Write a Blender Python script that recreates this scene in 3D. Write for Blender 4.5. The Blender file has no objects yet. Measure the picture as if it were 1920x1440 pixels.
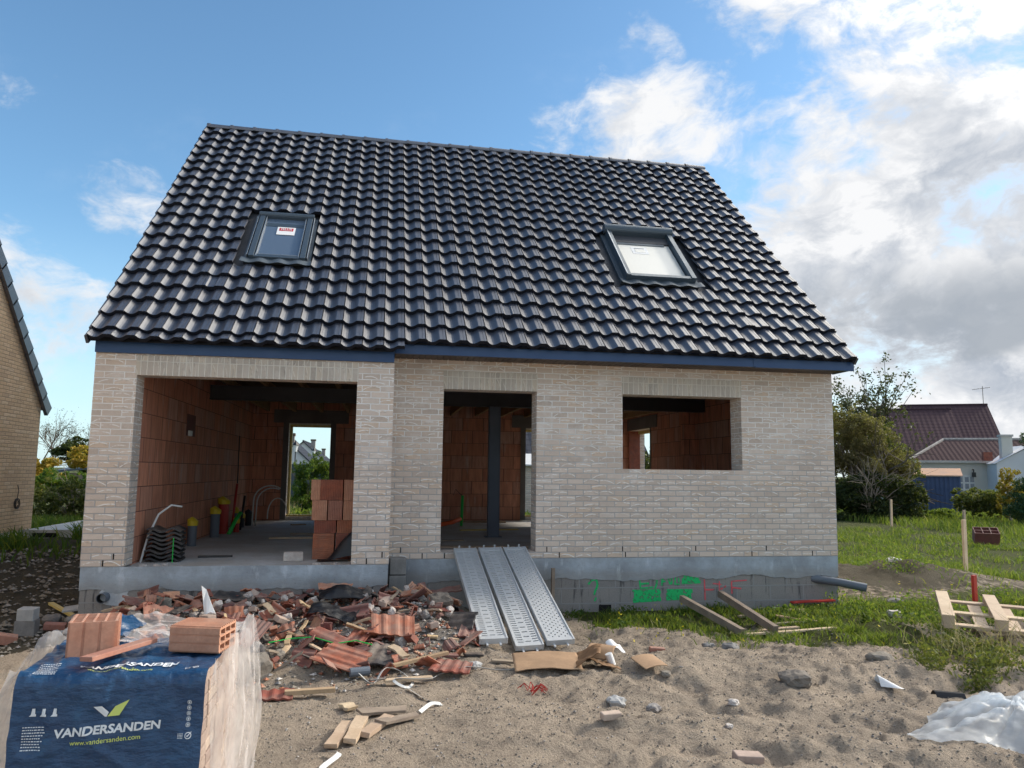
import bpy, bmesh, math, random
import numpy as np
from mathutils import Vector, Matrix, noise, Euler
random.seed(7); rng = np.random.default_rng(7)
sc = bpy.context.scene
R = math.radians
# ------------------------------------------------------------------ camera
cam = bpy.data.cameras.new('camera'); co = bpy.data.objects.new('camera', cam); sc.collection.objects.link(co)
fw = Vector((0.16990, 0.97868, 0.11533)); rt = Vector((0.98496, -0.17238, 0.01176)); up = Vector((-0.03139, -0.11160, 0.99326))
m = Matrix((rt, up, -fw)).transposed().to_4x4(); m.translation = (3.311, -10.035, 1.132)
co.matrix_world = m
cam.sensor_width = 36; cam.lens = 36*1420.46/1920; cam.clip_start = .05; cam.clip_end = 3000
sc.camera = co
sc.render.resolution_x = 1024; sc.render.resolution_y = 768
# ------------------------------------------------------------------ light
SUN_AZ = 9.0      # degrees from +X towards +Y (sun low on the right, a little behind the house)
SUN_EL = 31.0
sunv = Vector((math.cos(R(SUN_AZ))*math.cos(R(SUN_EL)), math.sin(R(SUN_AZ))*math.cos(R(SUN_EL)), math.sin(R(SUN_EL))))
sl = bpy.data.lights.new('sun', 'SUN'); sl.energy = 2.6; sl.angle = R(5); sl.color = (1, .90, .76)
so = bpy.data.objects.new('sun', sl); sc.collection.objects.link(so)
so.rotation_euler = sunv.to_track_quat('Z', 'Y').to_euler()
sc.view_settings.view_transform = 'Standard'; sc.view_settings.look = 'None'
sc.view_settings.exposure = 0.55; sc.view_settings.gamma = 1
# ------------------------------------------------------------------ node helpers
class NT:
    def __init__(s, nt): s.nt = nt; s.n = nt.nodes; s.l = nt.links
    def new(s, t, **k):
        n = s.n.new(t)
        for a, b in k.items(): setattr(n, a, b)
        return n
    def put(s, sock, v):
        if isinstance(v, bpy.types.NodeSocket): s.l.new(v, sock)
        elif v is not None:
            if hasattr(sock.default_value, '__len__') and not hasattr(v, '__len__'): v = (v,)*len(sock.default_value)
            if hasattr(v, '__len__') and len(sock.default_value) == 4 and len(v) == 3: v = (*v, 1)
            sock.default_value = v
    def math(s, op, a, b=None, c=None, clamp=False):
        n = s.new('ShaderNodeMath', operation=op, use_clamp=clamp)
        for i, v in enumerate((a, b, c)):
            if v is not None: s.put(n.inputs[i], v)
        return n.outputs[0]
    def vmath(s, op, a, b=None, out=0):
        n = s.new('ShaderNodeVectorMath', operation=op)
        s.put(n.inputs[0], a)
        if b is not None:
            if op == 'SCALE': s.put(n.inputs['Scale'], b)
            else: s.put(n.inputs[1], b)
        return n.outputs[out]
    def noise(s, vec, scale, detail=4, rough=.55, dist=0, color=False):
        n = s.new('ShaderNodeTexNoise'); s.put(n.inputs['Vector'], vec)
        for k, v in (('Scale', scale), ('Detail', detail), ('Roughness', rough), ('Distortion', dist)): s.put(n.inputs[k], v)
        return n.outputs['Color' if color else 'Fac']
    def white(s, vec):
        n = s.new('ShaderNodeTexWhiteNoise', noise_dimensions='3D'); s.put(n.inputs['Vector'], vec); return n.outputs['Value']
    def mix(s, f, a, b, mode='MIX'):
        n = s.new('ShaderNodeMix', data_type='RGBA', blend_type=mode); n.clamp_factor = True
        s.put(n.inputs[0], f); s.put(n.inputs[6], a); s.put(n.inputs[7], b); return n.outputs[2]
    def ramp(s, f, a, b, x=0., y=1., interp='LINEAR'):
        n = s.new('ShaderNodeMapRange', interpolation_type=interp); n.clamp = True
        for i, v in enumerate((f, a, b, x, y)): s.put(n.inputs[i], v)
        return n.outputs[0]
    def smooth(s, f, a, b, x=0., y=1.): return s.ramp(f, a, b, x, y, 'SMOOTHSTEP')
    def comb(s, x, y, z):
        n = s.new('ShaderNodeCombineXYZ')
        for i, v in enumerate((x, y, z)): s.put(n.inputs[i], v)
        return n.outputs[0]
    def sep(s, v):
        n = s.new('ShaderNodeSeparateXYZ'); s.put(n.inputs[0], v); return n.outputs
    def mapping(s, v, scale=(1, 1, 1), rot=(0, 0, 0), loc=(0, 0, 0)):
        n = s.new('ShaderNodeMapping'); s.put(n.inputs[0], v)
        n.inputs['Location'].default_value = loc; n.inputs['Rotation'].default_value = rot; n.inputs['Scale'].default_value = scale
        return n.outputs[0]
# ------------------------------------------------------------------ sky
w = bpy.data.worlds.new('World'); sc.world = w; w.use_nodes = True
T = NT(w.node_tree); T.n.clear()
sky = T.new('ShaderNodeTexSky', sky_type='NISHITA'); sky.sun_disc = False
sky.sun_elevation = R(SUN_EL); sky.sun_rotation = R(90-SUN_AZ); sky.air_density = 1.0; sky.dust_density = .6; sky.ozone_density = 2.2; sky.altitude = 0
tc = T.new('ShaderNodeTexCoord').outputs['Generated']
d = T.vmath('NORMALIZE', tc)
dx, dy, dz = T.sep(d)
p = T.comb(T.math('MULTIPLY', dx, 2.3), T.math('MULTIPLY', dy, 2.3), T.math('MULTIPLY', dz, 3.6))
warp = T.noise(p, 2.2, 3, .5, color=True)
pw = T.vmath('ADD', p, T.vmath('SCALE', T.vmath('SUBTRACT', warp, (.5, .5, .5)), .30))
n1 = T.noise(pw, 2.9, 10, .62)
n1b = T.noise(T.vmath('ADD', pw, tuple(x*.09 for x in (sunv.x, sunv.y, 1.3))), 2.9, 8, .60)
# cloud banks: (direction, half width in degrees, strength)
banks = [((.56, .77, .22), 11, .36), ((.66, .73, .21), 14, .40), ((.70, .68, .30), 16, .32), ((.60, .70, .38), 17, .27), ((.58, .66, .50), 18, .25), ((.50, .76, .42), 14, .23), ((.42, .833, .35), 12, .26), ((.46, .81, .31), 8, .29), ((.33, .84, .40), 10, .22),
         ((.30, .843, .47), 7, .15), ((-.40, .905, .16), 7, .26), ((-.285, .913, .285), 5, .17), ((.60, .794, .10), 9, .27), ((.70, .70, .09), 10, .27), ((.45, .88, .14), 5, .2),
         ((.56, .30, .77), 29, .55), ((.1, -.75, .6), 62, .30), ((.9, -.2, .35), 40, .24)]  # centred out of view: added for roof reflections and as fill light
bias = None
for c, hw, st in banks:
    cv = Vector(c).normalized()
    dt = T.vmath('DOT_PRODUCT', d, tuple(cv), out=1)
    b = T.smooth(dt, math.cos(R(hw*1.25)), math.cos(R(hw*.25)), 0, st)
    bias = b if bias is None else T.math('MAXIMUM', bias, b)
dens = T.smooth(T.math('ADD', n1, bias), .655, .86)
thick = T.smooth(T.math('ADD', n1, bias), .72, .98)
# sunlit shading of the clouds: brighter where density falls off towards the sun, grey thick undersides
lit = T.ramp(T.math('SUBTRACT', n1, n1b), -.07, .10, 0, 1)
az1 = T.smooth(T.vmath('DOT_PRODUCT', T.vmath('NORMALIZE', T.vmath('MULTIPLY', d, (1, 1, 0))), tuple(Vector((.66, .75, 0)).normalized()), out=1), math.cos(R(19)), math.cos(R(8)), 0, 1)
wz = T.math('ADD', dz, T.math('MULTIPLY', T.math('SUBTRACT', T.noise(pw, 1.6, 5, .6), .5), .10))
gb = T.math('MULTIPLY', az1, T.math('MULTIPLY', T.smooth(wz, .125, .150, 0, 1), T.smooth(wz, .26, .20, 0, 1)))
dt = T.vmath('DOT_PRODUCT', d, tuple(Vector((-.37, .92, .12)).normalized()), out=1)
gb = T.math('MAXIMUM', gb, T.smooth(dt, math.cos(R(7)), math.cos(R(2)), 0, .7))
grey = T.math('MULTIPLY', T.math('MULTIPLY', gb, thick), .9)
sh = T.math('MULTIPLY', T.math('SUBTRACT', 1., lit), T.math('ADD', T.math('MULTIPLY', thick, .75), .25))
ccol = T.mix(sh, (6.5, 6.55, 6.65), (3.3, 3.65, 4.2))
ccol = T.mix(grey, ccol, (2.7, 3.0, 3.4))
# extra glow added to unseen overhead-right clouds, aimed to reflect in the roof tiles
glow = T.smooth(T.vmath('DOT_PRODUCT', d, tuple(Vector((.60, .28, .75)).normalized()), out=1), .84, .985, 0, 1)
ccol = T.mix(T.math('MULTIPLY', glow, thick), ccol, (34, 32.5, 30))
hs = T.new('ShaderNodeHueSaturation'); T.put(hs.inputs['Color'], sky.outputs[0]); hs.inputs['Saturation'].default_value = 1.02; hs.inputs['Value'].default_value = 1.30
skycol = T.mix(T.smooth(dz, 0.30, -.02, 0, .62), T.vmath('MULTIPLY', hs.outputs[0], (.86, 1.06, 1.08)), (5.0, 6.6, 7.7))
wisp = T.math('MULTIPLY', T.smooth(T.noise(T.mapping(p, (1, 2.6, 1), (0, 0, .5)), 1.1, 7, .62), .52, .8), .22)
skycol = T.mix(wisp, skycol, (7, 7.4, 8))
fin = T.mix(dens, skycol, ccol)
bg = T.new('ShaderNodeBackground'); T.put(bg.inputs[0], fin); bg.inputs[1].default_value = .10
wo = T.new('ShaderNodeOutputWorld'); T.l.new(bg.outputs[0], wo.inputs[0])
# ------------------------------------------------------------------ materials
M = {}
def newmat(name):
    m = bpy.data.materials.new(name); m.use_nodes = True
    t = NT(m.node_tree); b = t.n['Principled BSDF']; t.b = b; t.m = m
    t.uv = lambda: t.new('ShaderNodeUVMap').outputs[0]
    t.ob = lambda: t.new('ShaderNodeTexCoord').outputs['Object']
    M[name] = m
    return t
def bump(t, h, strength=.5, dist=.01):
    n = t.new('ShaderNodeBump'); n.inputs['Strength'].default_value = strength; n.inputs['Distance'].default_value = dist
    t.put(n.inputs['Height'], h); t.l.new(n.outputs[0], t.b.inputs['Normal'])
def simple(name, c1, c2=None, rough=.8, scale=6, bs=.3, bd=.004, metal=0, stretch=(1, 1, 1), rand=.0, fine=60, spec=.5):
    t = newmat(name); v = t.mapping(t.ob(), stretch)
    c2 = c2 or tuple(x*.75 for x in c1)
    n = t.noise(v, scale, 5, .6); f = t.noise(v, fine, 3, .6)
    col = t.mix(t.smooth(n, .3, .7), c1, c2)
    col = t.mix(t.ramp(f, .3, .7, 0, .35), col, tuple(x*.6 for x in c2))
    if name.startswith('terracotta') or name.startswith('tile_b'):
        g_ = t.new('ShaderNodeNewGeometry'); up_ = t.sep(g_.outputs['Normal'])[2]
        du_ = t.math('MULTIPLY', t.smooth(t.noise(g_.outputs['Position'], 5, 5, .65), .36, .66), t.smooth(up_, -.1, .8, .08, .46)); col = t.mix(du_, col, (.35, .28, .23))
    if rand:
        oi = t.new('ShaderNodeObjectInfo').outputs['Random']
        h = t.new('ShaderNodeHueSaturation'); t.put(h.inputs['Color'], col); t.put(h.inputs['Value'], t.ramp(oi, 0, 1, 1-rand, 1+rand)); h.inputs['Saturation'].default_value = 1
        t.put(h.inputs['Hue'], t.ramp(oi, 0, 1, .49, .51)); col = h.outputs[0]
    t.put(t.b.inputs['Base Color'], col); t.b.inputs['Roughness'].default_value = rough; t.b.inputs['Metallic'].default_value = metal
    t.b.inputs['Specular IOR Level'].default_value = spec
    if bs: bump(t, t.math('ADD', n, t.math('MULTIPLY', f, .5)), bs, bd)
    return t
def brickmat(name, cols, mortar_hi, mortar_lo, bw=.22, bh=.075, mt=.0055, swap=False, scum=.6, lohi=(1.0, 1.7), grime=.3):
    t = newmat(name); uv = t.uv(); u, v, _ = t.sep(uv)
    if swap: u, v = v, u
    if swap: v = t.math('ADD', v, 0)
    wob = t.noise(uv, 9, 3, .6); wob2 = t.noise(t.vmath('ADD', uv, (7, 3, 1)), 11, 3, .6)
    u = t.math('ADD', u, t.math('MULTIPLY', t.math('SUBTRACT', wob, .5), .010))
    v = t.math('ADD', v, t.math('MULTIPLY', t.math('SUBTRACT', wob2, .5), .006))
    row = t.math('FLOOR', t.math('DIVIDE', v, bh)); odd = t.math('MODULO', t.math('ABSOLUTE', row), 2)
    if swap: odd = t.math('MULTIPLY', odd, 0.)
    uu = t.math('ADD', t.math('DIVIDE', u, bw), t.math('MULTIPLY', odd, .5))
    colm = t.math('FLOOR', uu); fu = t.math('SUBTRACT', uu, colm); fv = t.math('FRACT', t.math('DIVIDE', v, bh))
    fv = t.math('SUBTRACT', t.math('DIVIDE', v, bh), row)
    idv = t.comb(colm, row, .37)
    r1 = t.white(idv); r2 = t.white(t.vmath('ADD', idv, (11, 5, 2))); r3 = t.white(t.vmath('ADD', idv, (3, 17, 9))); r4 = t.white(t.vmath('ADD', idv, (31, 7, 4)))
    du = t.math('MULTIPLY', t.math('SUBTRACT', .5, t.math('ABSOLUTE', t.math('SUBTRACT', fu, .5))), bw)
    dv = t.math('MULTIPLY', t.math('SUBTRACT', .5, t.math('ABSOLUTE', t.math('SUBTRACT', fv, .5))), bh)
    e = t.math('MINIMUM', du, dv)
    mor = t.smooth(e, mt*.55, mt*1.25, 1, 0)
    base = t.mix(r1, cols[0], cols[1]); base = t.mix(t.smooth(r2, .72, .9, 0, .9), base, cols[2]); base = t.mix(t.smooth(r3, .86, .95, 0, .9), base, cols[3])
    nz = t.noise(uv, 28, 4, .65); base = t.mix(t.ramp(nz, .3, .72, 0, .5), base, cols[0]); 
    base = t.mix(t.ramp(t.noise(uv, 140, 2, .6), .45, .8, 0, .25), base, tuple(x*.5 for x in cols[1]))
    # pressed creases in the hand-formed bricks: pale arcs
    arc = t.math('SUBTRACT', t.ramp(r3, 0, 1, .45, 1.0), t.math('MULTIPLY', t.math('POWER', t.math('SUBTRACT', fu, t.ramp(r4, 0, 1, .25, .75)), 2.), t.ramp(r1, 0, 1, .3, 2.2)))
    da = t.math('ABSOLUTE', t.math('SUBTRACT', fv, arc))
    crease = t.math('MULTIPLY', t.smooth(da, .04, .13, 1, 0), t.math('MULTIPLY', t.smooth(r2, .15, .4), t.smooth(t.noise(uv, 13, 3, .6), .40, .55)))
    dark = t.math('MULTIPLY', t.smooth(t.math('ABSOLUTE', t.math('SUBTRACT', fv, t.math('SUBTRACT', arc, .2))), .04, .14, 1, 0), t.math('MULTIPLY', t.smooth(r2, .45, .7, 0, .45), t.smooth(t.noise(uv, 16, 3, .6), .45, .6)))
    base = t.mix(dark, base, tuple(x*.55 for x in cols[1]))
    base = t.mix(t.math('MULTIPLY', crease, scum), base, mortar_hi)
    base = t.mix(t.math('MULTIPLY', t.smooth(t.noise(uv, 2.6, 6, .7), .5, .72), .45*(scum > 0)), base, mortar_hi)
    _, vz, _ = t.sep(uv)
    band = t.math('ADD', vz, t.math('MULTIPLY', t.math('SUBTRACT', t.noise(uv, .8, 3, .5), .5), 1.6))
    mc = t.mix(t.smooth(band, lohi[0], lohi[1]), mortar_lo, mortar_hi)
    col = t.mix(mor, base, mc)
    col = t.mix(t.ramp(t.noise(t.mapping(uv, (1, .5, 1)), 1.3, 5, .6), .4, .75, 0, grime), col, tuple(x*.75 for x in cols[1]))
    t.put(t.b.inputs['Base Color'], col); t.b.inputs['Roughness'].default_value = .9; t.b.inputs['Specular IOR Level'].default_value = .25
    h = t.math('ADD', t.math('MULTIPLY', mor, -1.), t.math('ADD', t.math('MULTIPLY', nz, .7), t.math('MULTIPLY', crease, .5)))
    bump(t, h, .7, .006)
    return t
brickmat('brick', [(.72, .61, .525), (.57, .475, .405), (.68, .52, .39), (.50, .415, .355)], (.88, .86, .83), (.44, .425, .42), mt=.0068, scum=.95)
brickmat('brick_soldier', [(.60, .54, .47), (.47, .42, .37), (.62, .54, .44), (.40, .36, .32)], (.76, .73, .66), (.6, .57, .52), bw=.265, bh=.072, swap=True, lohi=(-3, -2), grime=.2)
brickmat('yellow_brick', [(.74, .55, .36), (.64, .46, .29), (.80, .64, .46), (.56, .40, .27)], (.42, .31, .23), (.30, .22, .16), bw=.215, bh=.0625, mt=.006, scum=0, lohi=(-9, -8), grime=.25)
def blockmat():
    t = newmat('clay_block'); uv = t.uv(); u, v, _ = t.sep(uv)
    bw, bh, mt = .50, .30, .004
    row = t.math('FLOOR', t.math('DIVIDE', v, bh)); odd = t.math('MODULO', t.math('ABSOLUTE', row), 2)
    uu = t.math('ADD', t.math('DIVIDE', u, bw), t.math('MULTIPLY', odd, .47)); cm = t.math('FLOOR', uu)
    fu = t.math('SUBTRACT', uu, cm); fv = t.math('SUBTRACT', t.math('DIVIDE', v, bh), row)
    r1 = t.white(t.comb(cm, row, .3)); r2 = t.white(t.comb(cm, row, 5.3))
    e = t.math('MINIMUM', t.math('MULTIPLY', t.math('SUBTRACT', .5, t.math('ABSOLUTE', t.math('SUBTRACT', fu, .5))), bw*.6), t.math('MULTIPLY', t.math('SUBTRACT', .5, t.math('ABSOLUTE', t.math('SUBTRACT', fv, .5))), bh))
    mor = t.smooth(e, mt*.6, mt*1.4, 1, 0)
    base = t.mix(r1, (.70, .31, .19), (.57, .25, .16)); base = t.mix(t.smooth(r2, .6, .95, 0, .7), base, (.56, .36, .28))
    half = t.white(t.comb(t.math('FLOOR', t.math('MULTIPLY', uu, 3.)), row, 9.))
    base = t.mix(t.smooth(half, .5, .9, 0, .6), base, (.50, .22, .13))
    base = t.mix(t.ramp(t.noise(t.mapping(uv, (5, .8, 1)), 3, 4, .6), .42, .7, 0, .55), base, (.30, .11, .075))
    base = t.mix(t.smooth(t.noise(t.mapping(uv, (3, .6, 1)), 2.2, 4, .6), .56, .72, 0, .55), base, (.58, .45, .38))
    col = t.mix(mor, base, (.12, .055, .04))
    t.put(t.b.inputs['Base Color'], col); t.b.inputs['Roughness'].default_value = .85
    rib = t.math('PINGPONG', t.math('MULTIPLY', u, 28.), 1.)
    bump(t, t.math('SUBTRACT', t.math('MULTIPLY', rib, .25), mor), .6, .006)
blockmat()
def tilemat():
    t = newmat('roof_tile'); v = t.ob()
    n = t.noise(v, 1.2, 4, .5); f = t.noise(v, 40, 4, .6)
    t.put(t.b.inputs['Base Color'], t.mix(n, (.030, .037, .058), (.044, .051, .074)))
    t.put(t.b.inputs['Roughness'], t.ramp(t.math('ADD', t.math('MULTIPLY', n, .6), t.math('MULTIPLY', f, .4)), .3, .7, .36, .48))
    t.b.inputs['IOR'].default_value = 2.2; t.b.inputs['Specular IOR Level'].default_value = .5
    bump(t, f, .12, .003)
tilemat()
t = newmat('tile_edge_shade'); t.put(t.b.inputs['Base Color'], (.012, .014, .022)); t.b.inputs['Roughness'].default_value = .7; t.b.inputs['Specular IOR Level'].default_value = .2  # lip shade put into the colour, to darken the row bands
def glossy(name, c, rough, metal=0., coat=0., c2=None, sc_=3):
    t = newmat(name); n = t.noise(t.ob(), sc_, 4, .6)
    t.put(t.b.inputs['Base Color'], t.mix(n, c, c2 or tuple(x*.8 for x in c))); t.put(t.b.inputs['Roughness'], t.ramp(n, .3, .7, rough*.8, rough*1.25))
    t.b.inputs['Metallic'].default_value = metal; t.b.inputs['Coat Weight'].default_value = coat
    bump(t, t.noise(t.ob(), 25, 3), .05, .002)
    return t
glossy('fascia', (.022, .070, .19), .38)
glossy('soffit', (.055, .035, .028), .5)
glossy('frame_grey', (.075, .105, .135), .35, .3)
glossy('frame_light', (.32, .36, .40), .3, .6)
glossy('lead', (.085, .11, .135), .55, .2)
glossy('galvanised', (.70, .73, .76), .48, .35, c2=(.44, .46, .48), sc_=7)
glossy('steel_post', (.14, .17, .22), .6, .0)
glossy('steel_dark', (.055, .058, .068), .6, 0)
glossy('plastic_grey', (.13, .155, .19), .45)
glossy('plastic_white', (.72, .72, .70), .4)
glossy('plastic_yellow', (.75, .55, .03), .45)
glossy('plastic_red', (.45, .03, .02), .45)
glossy('plastic_green', (.02, .55, .08), .45)
glossy('plastic_orange', (.80, .12, .03), .45)
glossy('plastic_black', (.014, .015, .019), .42)
glossy('blue_shed', (.045, .085, .21), .5)
t = newmat('pane_dark'); t.put(t.b.inputs['Base Color'], (.10, .14, .20)); t.b.inputs['Roughness'].default_value = .15; t.b.inputs['Specular IOR Level'].default_value = .9
t = newmat('pane_sheen_print'); t.put(t.b.inputs['Base Color'], (.60, .60, .56)); t.b.inputs['Roughness'].default_value = .30  # bright cloud reflection put into the pane colour; also grey sticker print
t = newmat('hole'); t.put(t.b.inputs['Base Color'], (.006, .006, .007)); t.b.inputs['Roughness'].default_value = .9
t = newmat('paper_white'); t.put(t.b.inputs['Base Color'], (.8, .8, .8)); t.b.inputs['Roughness'].default_value = .6
t = newmat('label_red'); t.put(t.b.inputs['Base Color'], (.55, .02, .03))
t = newmat('ink_white'); t.put(t.b.inputs['Base Color'], (.75, .77, .78)); t.b.inputs['Roughness'].default_value = .4
t = newmat('ink_lime'); t.put(t.b.inputs['Base Color'], (.62, .68, .16)); t.b.inputs['Roughness'].default_value = .4
simple('render_fresh', (.62, .64, .66), (.48, .50, .52), .85, 8)
def coatmat():
    t = newmat('render_coat'); v = t.ob(); n = t.noise(v, 1.5, 5, .6); n2 = t.noise(v, 14, 5, .65); z_ = t.sep(v)[2]
    col = t.mix(t.smooth(n, .3, .7), (.46, .53, .60), (.27, .30, .335)); col = t.mix(t.ramp(n2, .4, .75, 0, .45), col, (.24, .26, .28))
    col = t.mix(t.smooth(t.noise(t.mapping(v, (1, 1, .35)), 5, 5, .65), .56, .68, 0, .55), col, (.60, .66, .72))
    lo = t.smooth(t.math('ADD', z_, t.math('MULTIPLY', t.math('SUBTRACT', n2, .5), .22)), -.10, -.24, 0, .55); col = t.mix(lo, col, (.25, .235, .215))
    col = t.mix(t.smooth(t.noise(v, 45, 3, .7), .62, .72, 0, .6), col, (.20, .18, .16))
    t.put(t.b.inputs['Base Color'], col); t.b.inputs['Roughness'].default_value = .85
    bump(t, t.math('ADD', t.noise(t.mapping(v, (1, 1, 3)), 7, 5, .6), t.math('MULTIPLY', n2, .6)), .5, .01)
coatmat()
def plinthmat():
    t = newmat('concrete_block'); uv = t.uv(); u, v, _ = t.sep(uv)
    row = t.math('FLOOR', t.math('DIVIDE', v, .2)); odd = t.math('MODULO', t.math('ABSOLUTE', row), 2)
    uu = t.math('ADD', t.math('DIVIDE', u, .5), t.math('MULTIPLY', odd, .5)); cm = t.math('FLOOR', uu)
    fu = t.math('SUBTRACT', uu, cm); fv = t.math('SUBTRACT', t.math('DIVIDE', v, .2), row)
    e = t.math('MINIMUM', t.math('MULTIPLY', t.math('SUBTRACT', .5, t.math('ABSOLUTE', t.math('SUBTRACT', fu, .5))), .5), t.math('MULTIPLY', t.math('SUBTRACT', .5, t.math('ABSOLUTE', t.math('SUBTRACT', fv, .5))), .2))
    mor = t.smooth(e, .004, .011, 1, 0); r = t.white(t.comb(cm, row, 2.))
    base = t.mix(r, (.27, .255, .24), (.20, .195, .195)); base = t.mix(t.ramp(t.noise(uv, 3, 5, .65), .35, .7, 0, .8), base, (.31, .285, .265))
    drip = t.smooth(t.noise(t.mapping(uv, (12, 1.2, 1)), 1.4, 4, .6), .56, .68, 0, .8)
    base = t.mix(drip, base, (.05, .05, .055)); base = t.mix(t.ramp(t.noise(uv, 70, 3, .6), .5, .8, 0, .5), base, (.07, .07, .07))
    col = t.mix(mor, base, (.27, .27, .27))
    t.put(t.b.inputs['Base Color'], col); t.b.inputs['Roughness'].default_value = .9
    bump(t, t.math('ADD', t.noise(uv, 60, 4, .6), t.math('MULTIPLY', mor, .5)), .5, .005)
plinthmat()
simple('floor_concrete', (.66, .67, .68), (.50, .47, .43), .8, 1.2, .3, .004, fine=25)
simple('lintel_concrete', (.22, .20, .18), (.16, .14, .13), .9, 2)
simple('timber', (.50, .36, .22), (.38, .26, .16), .75, 3, .4, .003, stretch=(1, 1, 1), rand=.25)
simple('timber_grey', (.36, .29, .22), (.24, .19, .15), .85, 5, .4, .003, rand=.2)
simple('timber_pale', (.62, .48, .34), (.50, .37, .25), .7, 4, .4, .003, rand=.15)
simple('timber_yellow', (.72, .58, .22), (.62, .46, .15), .7, 4)
simple('joist', (.40, .25, .12), (.28, .17, .08), .8, 4)
simple('ceiling_board', (.14, .10, .07), (.10, .07, .05), .9, 3)
simple('terracotta', (.42, .125, .068), (.25, .08, .05), .75, 9, .4, .003, rand=.3)
simple('terracotta_dark', (.25, .095, .08), (.17, .075, .065), .75, 9, .4, .003, rand=.3)
simple('terracotta_light', (.56, .28, .19), (.45, .20, .13), .8, 9, .4, .003, rand=.25)
simple('tile_black', (.028, .030, .036), (.018, .019, .023), .5, 9, .3, .003, rand=.3)
simple('rubble_grey', (.36, .34, .32), (.22, .20, .19), .95, 8, .8, .01, rand=.3, fine=40)
simple('rubble_white', (.62, .58, .54), (.46, .40, .37), .95, 8, .8, .01, rand=.2, fine=40)
simple('rubble_mud', (.25, .22, .185), (.16, .14, .12), .95, 7, .9, .012, rand=.2, fine=30)
simple('brick_loose', (.52, .40, .33), (.40, .31, .26), .9, 9, .6, .005, rand=.2)
simple('cinder', (.30, .29, .28), (.21, .205, .20), .95, 6, .6, .004, rand=.1)
simple('cinder_pale', (.50, .50, .49), (.38, .38, .38), .95, 6, .6, .004)
simple('cardboard', (.42, .27, .16), (.33, .21, .125), .8, 2, .3, .003)
simple('cardboard_wet', (.17, .095, .045), (.24, .13, .06), .7, 3, .3, .003)
simple('white_wall', (.70, .68, .62), (.62, .60, .54), .9, .8, .1)
simple('pale_wall', (.72, .73, .76), (.66, .67, .70), .9, .8, .1)
simple('fence_grey', (.10, .13, .16), (.075, .10, .125), .7, 2, .1)
simple('bark', (.16, .125, .095), (.10, .08, .06), .95, 12, .6, .01)
simple('bark_pale', (.34, .28, .22), (.22, .18, .15), .95, 12, .4, .01)
simple('white_concrete', (.62, .60, .56), (.52, .50, .47), .85, 2)
simple('rust_sheet', (.52, .30, .17), (.40, .25, .18), .8, 2)
def farroof(name, c1, c2, cw, rh):
    t = newmat(name); uv = t.uv(); u, v, _ = t.sep(uv)
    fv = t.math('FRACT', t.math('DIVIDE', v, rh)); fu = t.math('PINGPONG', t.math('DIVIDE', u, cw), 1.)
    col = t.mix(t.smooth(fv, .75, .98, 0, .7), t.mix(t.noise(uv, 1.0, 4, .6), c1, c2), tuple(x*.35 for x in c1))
    t.put(t.b.inputs['Base Color'], col); t.b.inputs['Roughness'].default_value = .85; t.b.inputs['Specular IOR Level'].default_value = .1
    bump(t, t.math('ADD', t.math('MULTIPLY', fu, .5), fv), .9, .04)
farroof('roof_brown', (.085, .050, .058), (.060, .038, .046), .15, .33)
farroof('roof_brown_fine', (.10, .062, .062), (.07, .045, .048), .12, .25)
farroof('roof_slate', (.035, .040, .055), (.05, .055, .07), .15, .33)
def leafmat(name, c1, c2, c3, tr=.45):
    t = newmat(name); g = t.new('ShaderNodeNewGeometry')
    a = t.new('ShaderNodeAttribute'); a.attribute_name = 'rnd'
    col = t.mix(a.outputs['Fac'], c1, c2); col = t.mix(t.smooth(a.outputs['Fac'], .82, .95), col, c3)
    col = t.mix(t.ramp(t.noise(g.outputs['Position'], .9, 3, .5), .35, .7, 0, .6), col, tuple(x*.6 for x in c1))
    t.put(t.b.inputs['Base Color'], col); t.b.inputs['Roughness'].default_value = .6; t.b.inputs['Specular IOR Level'].default_value = .25
    tl = t.new('ShaderNodeBsdfTranslucent'); t.put(tl.inputs[0], t.mix(.35, col, (.45, .55, .05)))
    mx = t.new('ShaderNodeMixShader'); mx.inputs[0].default_value = tr
    t.l.new(t.b.outputs[0], mx.inputs[1]); t.l.new(tl.outputs[0], mx.inputs[2]); t.l.new(mx.outputs[0], t.n['Material Output'].inputs[0])
leafmat('grass_blades', (.055, .12, .022), (.14, .22, .035), (.34, .31, .10))
leafmat('weed_leaf', (.045, .11, .025), (.10, .20, .03), (.30, .34, .04))
leafmat('olive_leaf', (.13, .10, .045), (.23, .18, .08), (.42, .33, .14), .3)
leafmat('dark_leaf', (.018, .032, .014), (.04, .06, .02), (.13, .15, .04), .2)
leafmat('sparse_leaf', (.03, .04, .022), (.06, .07, .035), (.12, .12, .05), .15)
leafmat('autumn_leaf', (.36, .22, .03), (.50, .36, .05), (.20, .22, .04), .3)
leafmat('mixed_leaf', (.07, .09, .03), (.14, .16, .045), (.36, .33, .08), .3)
leafmat('conifer_leaf', (.012, .05, .028), (.03, .09, .045), (.06, .14, .07), .2)
leafmat('dry_grass', (.40, .33, .20), (.30, .23, .13), (.5, .42, .3), .25)
leafmat('flower_yellow', (.75, .58, .02), (.8, .65, .03), (.8, .65, .03), .2)
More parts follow.
